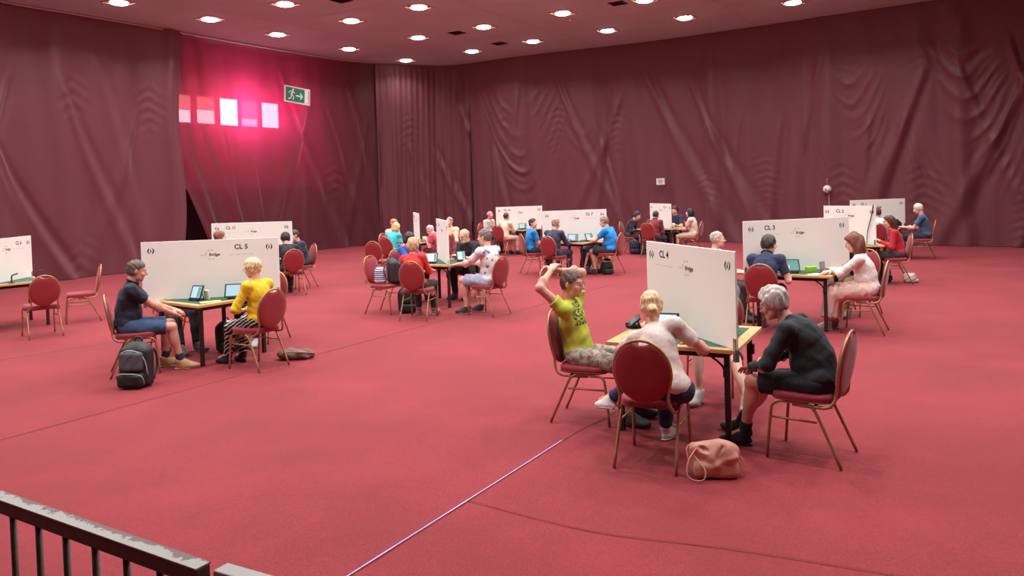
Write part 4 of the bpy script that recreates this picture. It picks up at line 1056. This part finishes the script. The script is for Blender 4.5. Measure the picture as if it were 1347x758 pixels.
# CL 7
seated((.93, 17.12), (.58, .81), 'man in a navy jacket seen from behind at the CL 7 table', 'banquet chair under the man in navy at the CL 7 table',
       vox=.012, s=1.04, g=.03, lean=.05, hunch=.25, hp=-.2, sleeve='long', top=(56, 54, 82), low=(48, 50, 78), hair='short', hairc=(160, 134, 116), hands={-1: (-.12, .42, .797), 1: (.16, .40, .797)})
seated((2.18, 17.45), (-.86, .51), 'heavy man in a bright blue shirt and black shorts, right of the CL 7 table', 'banquet chair under the heavy man in bright blue',
       vox=.012, s=1.06, g=.06, lean=.10, hunch=.3, hy=.1, hp=-.25, top=(32, 134, 206), legs='shorts', low=(44, 40, 48), hair='short', hairc=(146, 116, 104), hands={-1: (-.15, .50, .78), 1: (.02, .32, .72)}, feet={-1: (-.1, .3, .095), 1: (.12, .22, .095)}, shoes=(60, 50, 54))
seated((.48, 18.05), (.80, .25), 'dark-haired man in a bright blue shirt, left of the CL 7 table', 'banquet chair under the dark-haired man in bright blue',
       vox=.012, g=.01, lean=-.02, hunch=.25, hy=-.75, hp=0, top=(30, 128, 200), low=(40, 40, 60), hair='short', hairc=(66, 46, 46), hands={-1: (-.08, .3, .72), 1: (.1, .3, .74)})
seated((1.97, 18.62), (-.58, -.81), 'player in black trousers hidden behind the CL 7 screen', 'banquet chair behind the CL 7 screen',
       vox=.014, lean=.1, top=(60, 56, 66), low=(30, 28, 34), shoes=(40, 36, 40), feet={-1: (-.15, .6, .095), 1: (.05, .55, .095)})
# CL 11
seated((-4.52, 15.55), (-.50, .87), 'dark-haired player in black at the right end of the CL 11 screen', 'banquet chair facing away beside the CL 11 screen',
       vox=.011, lean=.12, hunch=.35, dx=-.05, top=(42, 36, 42), sleeve='long', low=(44, 38, 44), hair='thick', hairc=(48, 36, 40), hp=-.3)
seated((-4.60, 16.62), (-.80, -.60), 'player in navy leaning in behind the right end of the CL 11 screen', 'banquet chair seen sideways behind the CL 11 screen',
       vox=.011, lean=.15, hunch=.3, top=(50, 50, 74), sleeve='short', low=(44, 40, 48), hair='short', hp=-.3)
seated((-5.92, 15.5), (.70, .70), 'brown-haired player whose crown shows between the CL 5 and CL 11 screens', 'banquet chair hidden behind the CL 5 screen, in front of CL 11',
       vox=.012, top=(120, 90, 80), low=(50, 46, 54), hair='thick', hairc=(134, 84, 68), s=1.06)
# back left, edge-on screen
seated((-2.93, 18.75), (.49, .87), 'blonde player in a turquoise T-shirt seen from behind at the back left', 'banquet chair under the player in turquoise',
       vox=.013, fem=True, g=.02, lean=.15, hunch=.35, hp=-.3, top=(60, 186, 194), low=(60, 50, 60), hair='bob', hairc=(222, 172, 128))
seated((-3.15, 20.05), (.87, -.49), 'player in cream with orange-brown hair beyond the turquoise T-shirt', 'banquet chair beyond the player in turquoise',
       vox=.014, lean=.1, hunch=.3, top=(226, 206, 196), low=(70, 60, 60), hair='short', hairc=(196, 120, 84), s=1.05)
seated((-1.80, 19.15), (-.85, .45), 'player in a pink shirt bending over the back left table', 'banquet chair under the player in pink',
       vox=.013, g=.03, lean=.35, hunch=.6, hp=-.5, top=(214, 84, 104), low=(120, 36, 58), hair='short', hairc=(200, 180, 170), hands={-1: (-.1, .36, .78), 1: (.1, .36, .78)})
seated((-1.62, 20.2), (-.55, -.83), 'grey-haired player in a cream sweater right of the middle screen', 'banquet chair under the player in the cream sweater',
       vox=.013, lean=.1, hunch=.2, top=(226, 208, 172), sleeve='long', low=(150, 130, 120), hair='crop', hairc=(150, 136, 130), s=1.03)
# far back
seated((-.75, 24.2), (.80, -.60), 'balding player in a white T-shirt, left end of the farthest screen', 'banquet chair under the player in the white T-shirt',
       vox=.014, lean=.1, hunch=.25, top=(228, 206, 196), low=(60, 46, 52), hair='bald', hairc=(200, 140, 130), s=1.05, skin=(222, 140, 140))
seated((-.26, 23.1), (.62, .78), 'dark-haired player in a cream outfit before the farthest screen', 'banquet chair under the player in cream before the farthest screen',
       vox=.014, lean=.12, hunch=.2, dx=.06, sleeve='long', top=(228, 204, 176), low=(214, 190, 166), hair='crop', hairc=(84, 46, 42), legs='crop', hands={-1: (-.1, .4, .77), 1: (.15, .4, .77)})
# back right centre
seated((3.84, 21.25), (.54, .84), 'player in a maroon hooded top seen from behind', 'square-topped red chair under the player in maroon', 'square',
       vox=.013, g=.02, lean=.15, hunch=.35, dx=.08, sleeve='long', top=(122, 36, 50), collar=True, low=(50, 46, 70), hair='short', hairc=(58, 38, 38), hp=-.2)
seated((3.45, 22.45), (.90, -.44), 'player in a black jacket at the left side of the maroon top', 'banquet chair under the player in the black jacket',
       vox=.014, lean=.2, hunch=.45, sleeve='long', top=(44, 34, 42), legs='shorts', low=(60, 50, 56), hair='thick', hairc=(60, 40, 44), hp=-.4)
seated((4.86, 22.85), (-.54, -.84), 'player in a dark printed T-shirt facing the viewer at the back', 'banquet chair under the player in the dark printed T-shirt',
       vox=.013, lean=.12, hunch=.2, top=(58, 48, 78), low=(50, 50, 70), hair='thick', hairc=(52, 34, 38), s=1.08, hp=-.2, hands={-1: (-.14, .40, .78), 1: (.14, .40, .78)})
seated((5.02, 21.6), (-.88, .47), 'black-haired player in a pale T-shirt, right side of the back table', 'banquet chair under the black-haired player in the pale T-shirt',
       vox=.013, lean=.02, hunch=.3, top=(222, 200, 186), legs='shorts', low=(206, 170, 150), hair='bob', hairc=(30, 24, 28), hands={-1: (-.08, .36, .7), 1: (.08, .36, .7)})
# right
seated((7.18, 14.5), (-.96, .28), 'dark-haired woman in a red long-sleeved top and grey trousers', 'banquet chair under the woman in red',
       vox=.010, fem=True, g=.01, lean=.06, hunch=.3, hp=-.15, sleeve='long', top=(176, 26, 44), low=(62, 54, 58), hair='long', hairc=(84, 46, 42), hands={-1: (-.06, .24, .80), 1: (.04, .24, .72)}, elb={-1: (-.5, -.2, -1), 1: (.5, -.3, -1)})
seated((9.92, 18.65), (-.86, .50), 'white-haired man in a grey-blue T-shirt at the far right', 'banquet chair under the white-haired man',
       vox=.012, s=1.08, lean=.05, hunch=.2, hp=-.3, top=(72, 92, 128), low=(40, 40, 54), hair='crop', hairc=(226, 206, 198), hands={-1: (-.1, .42, .77), 1: (.08, .34, .75)})
seated((8.72, 18.35), (.50, .87), 'dark-haired player in a white top between the CL 2 screen and the woman in red', 'banquet chair showing red beside the CL 2 screen',
       vox=.013, lean=.18, hunch=.2, top=(214, 218, 212), low=(60, 50, 56), hair='short', hairc=(80, 56, 56))

# ------------------------------------------------------------------ empty chairs
chair((-7.18, 11.62), (-.68, .73), 'empty banquet chair with its back to the viewer at the left table')
chair((-7.30, 12.92), (-.85, -.52), 'empty banquet chair seen from the side, right of the left table')
chair((-8.62, 12.02), (.70, .71), 'empty banquet chair tucked under the left table, cut by the view edge')
chair((-2.15, 12.84), (.90, -.42), 'square-topped chair holding a backpack, left of the red cardigan', 'square')
chair((-3.02, 17.3), (.3, .95), 'empty banquet chair behind the backpack chair')
chair((9.75, 23.75), (-.3, -.95), 'empty banquet chair by the curtain whose top shows above the CL 3 screen')

# ------------------------------------------------------------------ tablets and small things on the tables
tablet(1.22, 6.42, (-.36, -.93), 'tablet glowing white in front of the blonde woman', sc=screen_w, w=.28)
tablet(1.02, 6.86, (-.9, .1), 'tablet standing before the man in lime green', sc=screen_g, w=.22, h=.12, tilt=.9)
tablet(1.80, 6.62, (.4, .9), 'tablet behind the right edge of the CL 4 screen')
tablet(1.76, 6.22, (.85, -.5), 'tablet before the grey-haired woman, right of the CL 4 screen', w=.14, h=.12)
tablet(-3.97, 9.52, (-.30, -.95), 'tablet left of the pair under the CL 5 screen', w=.17)
tablet(-3.50, 9.58, (.12, -.99), 'wide tablet right of the pair under the CL 5 screen', w=.25)
tablet(3.80, 10.45, (-.10, -.99), 'turquoise-screened tablet on the CL 3 table', w=.20, sc=screen_g)
tablet(1.36, 17.5, (-.2, -.98), 'tablet before the man in navy at the CL 7 table', w=.24)
tablet(1.76, 17.52, (.45, -.9), 'tablet before the heavy man in bright blue', w=.20)
tablet(-1.46, 13.42, (-.15, -.98), 'tablet before the red cardigan, left of the edge-on screen', sc=screen_w, w=.26)
tablet(-.92, 13.62, (.30, -.95), 'tablet right of the edge-on screen, before the floral shirt', w=.17)
tablet(.30, 23.5, (-.2, -.98), 'tablet on the farthest table', w=.24)
def lump(name, label, cat, loc, rz, prims, mat, vox=.006, amp=.002, sc=50, clip=None):
    f = Field(.015)
    for q in prims: getattr(f, q[0])(*q[1:-1], **q[-1])
    o = fobj(name, f.mesh(vox, wav(amp, sc, len(label)), clip=clip), mat, None); o.location = loc; o.rotation_euler = (0, 0, rz); tag(o, label, cat); return o
def boxthing(name, label, cat, loc, rz, size, mat, tilt=0):
    bm = BM(); box(bm, (0, 0, size[2]/2), size, Matrix.Rotation(tilt, 3, 'X'), min(size)*.12)
    o = obj(name, bm, mat, None, smooth=False); o.location = loc; o.rotation_euler = (0, 0, rz); return tag(o, label, cat)
def cup(name, label, loc, r, h, mat, cat='cup'):
    bm = BM(); n = 20; prof = [(0, 0), (r*.8, 0), (r, h), (r*.9, h), (r*.72, .01), (0, .01)]
    rings = [[bm.verts.new((p[0]*math.cos(2*PI*k/n), p[0]*math.sin(2*PI*k/n), p[1])) for k in range(n)] for p in prof[1:5]]
    for A, B in zip(rings, rings[1:]):
        for k in range(n): bm.faces.new((A[k], A[(k+1) % n], B[(k+1) % n], B[k]))
    bm.faces.new(rings[0]); bm.faces.new(rings[-1])
    o = obj(name, bm, mat, None); o.location = loc; return tag(o, label, cat)
green_p = M('green_packet', srgb(140, 190, 60), .5); tan_p = M('tan_case', srgb(176, 120, 80), .6); yel_p = M('yellow_card', srgb(220, 205, 130), .7)
boxthing('snack_packet', 'bright green packet beside the turquoise tablet', 'packet', (4.03, 10.42, .7405), .2, (.15, .05, .09), green_p, .2)
boxthing('phone', 'silver phone propped upright on the CL 3 table', 'phone', (4.19, 10.42, .7405), .3, (.08, .012, .15), steel, -.15)
boxthing('wallet', 'dark red wallet on the CL 3 table', 'wallet', (4.44, 10.62, .7405), .4, (.16, .09, .03), M('wallet_leather', srgb(100, 30, 36), .5))
cup('glass', 'small dark tumbler at the right corner of the CL 3 table', (4.54, 10.55, .7405), .03, .085, glass_m, 'glass')
boxthing('paper_sheet', 'white sheet lying on the green baize of the CL 3 table', 'paper', (4.02, 10.25, .7405), .5, (.21, .14, .003), paper)
boxthing('paper_sheet', 'score sheet lying before the CL 5 tablets', 'paper', (-3.72, 9.38, .7405), .5, (.24, .15, .003), yel_p)
boxthing('card_box', 'white pack propped beside the left CL 5 tablet', 'box', (-3.85, 9.60, .7405), -.3, (.07, .03, .12), paper, .1)
lump('tissue_packet', 'crumpled green and white wrapper beside the blonde woman\'s tablet', 'packet', (1.41, 6.36, .7405), .4, [('el', (0, 0, .055), (.035, .03, .06), {}), ('el', (.02, .01, .02), (.04, .035, .025), {})], yel_p, .005, .006, 70)
cup('cup', 'white paper cup on the back left table', (-2.22, 19.25, .7405), .045, .13, paper)
cup('cup', 'white mug beside the paper cup on the back left table', (-2.10, 19.35, .7405), .05, .09, paper)
lump('shoulder_bag', 'small black bag lying on the farthest right table', 'bag', (9.42, 18.85, .7405), .2, [('el', (0, 0, .09), (.14, .07, .09), {}), ('rc', (-.1, 0, .14), (.02, 0, .21), .015, .015, {}), ('rc', (.02, 0, .21), (.12, 0, .13), .015, .015, {})], black_plastic, .01)
cup('bottle', 'white jug on the table of the dark printed T-shirt', (4.55, 21.75, .7405), .05, .14, paper, 'jug')
for i, (x, y, t) in enumerate([(-8.05, 12.30, 'left of the pair'), (-7.92, 12.72, 'right of the pair')]):
    bm = BM(); tube(bm, [(0, 0, .0), (0, 0, .10), (.02, .01, .13), (.08, .04, .15)], .011, 6, 3); box(bm, (0, 0, .006), (.09, .06, .012), None, .002)
    o = obj('tablet_clip', bm, black_plastic, None); o.location = (x, y, .7405); tag(o, 'black hooked tablet clip on the empty left table, '+t, 'clip')
bm = BM(); tube(bm, [(6.765, 14.40, 1.49), (6.745, 14.43, 1.30), (6.70, 14.50, 1.0), (6.685, 14.52, .76)], [.012, .006], 6, 3)
tag(obj('strap', bm, black_plastic), 'black strap hanging down the face of the CL 2 screen', 'strap')

# bags -----------------------------------------------------------------------
grey_nylon = M('grey_nylon', srgb(72, 68, 74), .6, 0, .4, 40, .1, 8); black_nylon = M('black_nylon', srgb(30, 28, 32), .6, 0, .4, 40, .1, 8)
pink_leather = M('pink_leather', srgb(206, 136, 118), .5, 0, .3, 30, .06, 6); brown_cloth = M('brown_cloth', srgb(112, 78, 68), .7, 0, .5, 30, .15, 8)
light_trim = M('light_trim_cord', srgb(170, 165, 168), .6)
def backpack(loc, rz, label, mat=None, mat2=None, sc=1.0, trimmed=False, vox=.008, z=0):
    r = empty('backpack', (loc[0], loc[1], z), rz, label, 'bag'); mat = mat or black_nylon; mat2 = mat2 or mat
    f = Field(.05); f.bx((0, 0, .20*sc), (.155*sc, .085*sc, .20*sc), rnd=.06*sc).el((0, .02, .32*sc), (.13*sc, .085*sc, .13*sc))
    fobj('main_pouch', f.mesh(vox, wav(.005, 26, 3), clip=[((0, 0, .002), (0, 0, -1))]), mat, r)
    f = Field(.03); f.bx((0, -.085*sc, .26*sc), (.12*sc, .05*sc, .10*sc), R=rotm((1, 0, 0), -.15), rnd=.04*sc); fobj('upper_pocket', f.mesh(vox, wav(.004, 30, 5)), mat2, r)
    f = Field(.03); f.bx((0, -.105*sc, .085*sc), (.135*sc, .06*sc, .075*sc), rnd=.045*sc); fobj('lower_pocket', f.mesh(vox, wav(.004, 30, 6), clip=[((0, 0, .002), (0, 0, -1))]), mat, r)
    if trimmed:
        bm = BM(); tube(bm, [(-.15*sc, -.06*sc, .12*sc), (-.14*sc, -.08*sc, .26*sc), (-.09*sc, -.10*sc, .35*sc), (0, -.11*sc, .375*sc), (.09*sc, -.10*sc, .35*sc), (.14*sc, -.08*sc, .26*sc), (.15*sc, -.06*sc, .12*sc)], .006, 6, 3); obj('trim_cord', bm, light_trim, r)
        bm = BM(); tube(bm, [(-.135*sc, -.10*sc, .04*sc), (-.13*sc, -.14*sc, .13*sc), (0, -.162*sc, .155*sc), (.13*sc, -.14*sc, .13*sc), (.135*sc, -.10*sc, .04*sc)], .005, 6, 3); obj('zip', bm, light_trim, r)
    for sx in (-1, 1):
        bm = BM(); tube(bm, [(sx*.07*sc, .07*sc, .38*sc), (sx*.10*sc, .16*sc, .32*sc), (sx*.11*sc, .17*sc, .16*sc), (sx*.12*sc, .09*sc, .05*sc)], .016*sc, 6, 4, flat=.5); obj('shoulder_strap', bm, mat, r)
    bm = BM(); tube(bm, [(-.04*sc, .04*sc, .43*sc), (-.03*sc, .05*sc, .475*sc), (.03*sc, .05*sc, .475*sc), (.04*sc, .04*sc, .43*sc)], .010*sc, 6, 4); obj('handle', bm, mat, r)
    return r
backpack((-4.12, 8.30), -.12, 'black and grey backpack standing beside the chair of the man in the navy polo', black_nylon, grey_nylon, 1.08, True, .007)
backpack((-3.78, 10.02), .6, 'black rucksack under the CL 5 table', sc=.9, vox=.01)
backpack((-1.80, 12.80), .3, 'black bag on the carpet under the chair of the red cardigan', sc=.95, vox=.01)
backpack((2.12, 17.40), .3, 'black backpack under the chair of the heavy man in blue', sc=.8, vox=.012)
backpack((3.52, 22.25), .1, 'dark blue bag on the floor by the player in the black jacket', M('navy_nylon', srgb(34, 36, 58), .6), sc=1.0, vox=.012)
backpack((7.10, 14.72), .9, 'black bag under the chair of the woman in red', sc=.8, vox=.01)
backpack((-2.02, 12.82), 1.9, 'black backpack on the seat of the square-topped chair', M('charcoal_nylon', srgb(50, 40, 44), .6), sc=.95, vox=.009, z=.497)
lump('striped_bag', 'purple and white striped bag behind the backpack on the chair', 'bag', (-2.23, 12.80, .497), .2, [('bx', (0, 0, .13), (.09, .10, .13), {'rnd': .05}), ('el', (0, 0, .05), (.10, .11, .05), {})], pattern_mat('stripe'), .009, .005, 30)
lump('plastic_bag', 'crumpled white plastic bag behind the black bag of the woman in red', 'bag', (7.50, 14.55, 0), .2, [('el', (0, 0, .07), (.13, .10, .11), {}), ('el', (.08, 0, .03), (.12, .08, .05), {})], M('white_plastic', srgb(210, 190, 180), .4), .01, .012, 38, clip=[((0, 0, .002), (0, 0, -1))])
# brown sling bag
r = empty('sling_bag', (-2.74, 9.44, 0), .1, 'flat brown cloth bag on the carpet behind the woman in yellow', 'bag')
f = Field(.03); f.el((0, 0, .05), (.21, .12, .07)).el((-.08, .02, .06), (.12, .10, .06)).el((.12, 0, .035), (.12, .09, .05))
fobj('pouch', f.mesh(.008, wav(.008, 30, 2), clip=[((0, 0, .002), (0, 0, -1))]), brown_cloth, r)
bm = BM(); tube(bm, [(-.16, -.06, .06), (-.05, -.12, .10), (.12, -.10, .09), (.24, -.02, .06), (.20, .08, .05)], .010, 6, 4); obj('strap', bm, M('brown_strap', srgb(150, 106, 88), .6), r)
# pink tote
r = empty('tote_bag', (1.34, 5.24, 0), -.05, 'slouching pink leather tote bag on the carpet, nearest the viewer', 'bag')
f = Field(.035)
f.bx((0, 0, .055), (.155, .085, .058), rnd=.045).el((-.01, .02, .14), (.165, .07, .085)).el((.07, -.01, .15), (.09, .07, .085), R=rotm((0, 1, 0), .5)).rc((-.14, .02, .19), (.02, .02, .195), .030, .030).rc((.03, .0, .21), (.12, -.0, .17), .035, .03)
f.rc((-.13, -.01, .19), (-.02, -.03, .135), .018, .020).rc((-.02, -.05, .135), (.04, -.03, .22), .018, .012).rc((.0, -.085, .10), (.13, -.07, .145), .016, .014)
f.el((-.085, -.06, .20), (.05, .05, .03), R=rotm((0, 1, 0), .5), k=.01, sub=True).rc((-.06, -.115, .125), (.13, -.105, .10), .010, .014, k=.03, sub=True).rc((.045, -.06, .215), (.0, -.085, .15), .007, .006, k=.015, sub=True)
fobj('pouch', f.mesh(.0045, wav(.0045, 26, 8, (1, 1, 1.4)), clip=[((0, 0, .002), (0, 0, -1))]), pink_leather, r)
for k, pts in enumerate(([(-.13, -.03, .20), (-.19, -.07, .13), (-.205, -.10, .04), (-.16, -.13, .012), (-.10, -.13, .02), (-.085, -.10, .07), (-.12, -.07, .12), (-.15, -.04, .155)],
                         [(-.12, .02, .20), (-.17, .02, .205), (-.19, -.0, .17), (-.17, -.04, .08), (-.12, -.08, .03)],
                         [(.13, .02, .17), (.18, .0, .12), (.205, -.01, .06)], [(.12, -.02, .15), (.17, -.03, .09), (.185, -.03, .02)])):
    bm = BM(); tube(bm, pts, .007, 6, 5, flat=.5); obj('shoulder_strap' if k < 2 else 'tassel', bm, pink_leather, r)
# pole with a ball by the curtain
r = empty('ball_pole', (9.62, 23.45, 0), 0, 'thin pink pole with a white ball and hook on top by the back curtain', 'pole')
pk = M('pink_pole', srgb(190, 120, 130), .5)
bm = BM(); tube(bm, [(.05, 0, .02), (.05, 0, 1.60)], .014, 6, 1); box(bm, (.05, 0, .015), (.3, .3, .03), None, .005); obj('pole', bm, pk, r)
bm = BM(); tube(bm, [(0, 0, 1.78), (.0, 0, 1.92), (-.01, 0, 1.97), (.03, 0, 1.99)], .010, 6, 3); obj('hook', bm, pk, r)
bm = BM(); bmesh.ops.create_icosphere(bm, subdivisions=3, radius=.125)
for v in bm.verts: v.co.z += 1.68
mb = M('ball', srgb(235, 205, 205), .5); nt = mb.node_tree; vr = nt.nodes.new('ShaderNodeTexVoronoi'); vr.inputs['Scale'].default_value = 11; cr = nt.nodes.new('ShaderNodeValToRGB')
cr.color_ramp.elements[0].position = .28; cr.color_ramp.elements[0].color = (*srgb(130, 80, 90), 1); cr.color_ramp.elements[1].position = .34; cr.color_ramp.elements[1].color = (*srgb(236, 208, 208), 1)
tcx = nt.nodes.new('ShaderNodeTexCoord'); nt.links.new(tcx.outputs['Object'], vr.inputs['Vector']); nt.links.new(vr.outputs['Distance'], cr.inputs[0]); nt.links.new(cr.outputs[0], nt.nodes['Principled BSDF'].inputs['Base Color'])
obj('ball', bm, mb, r)
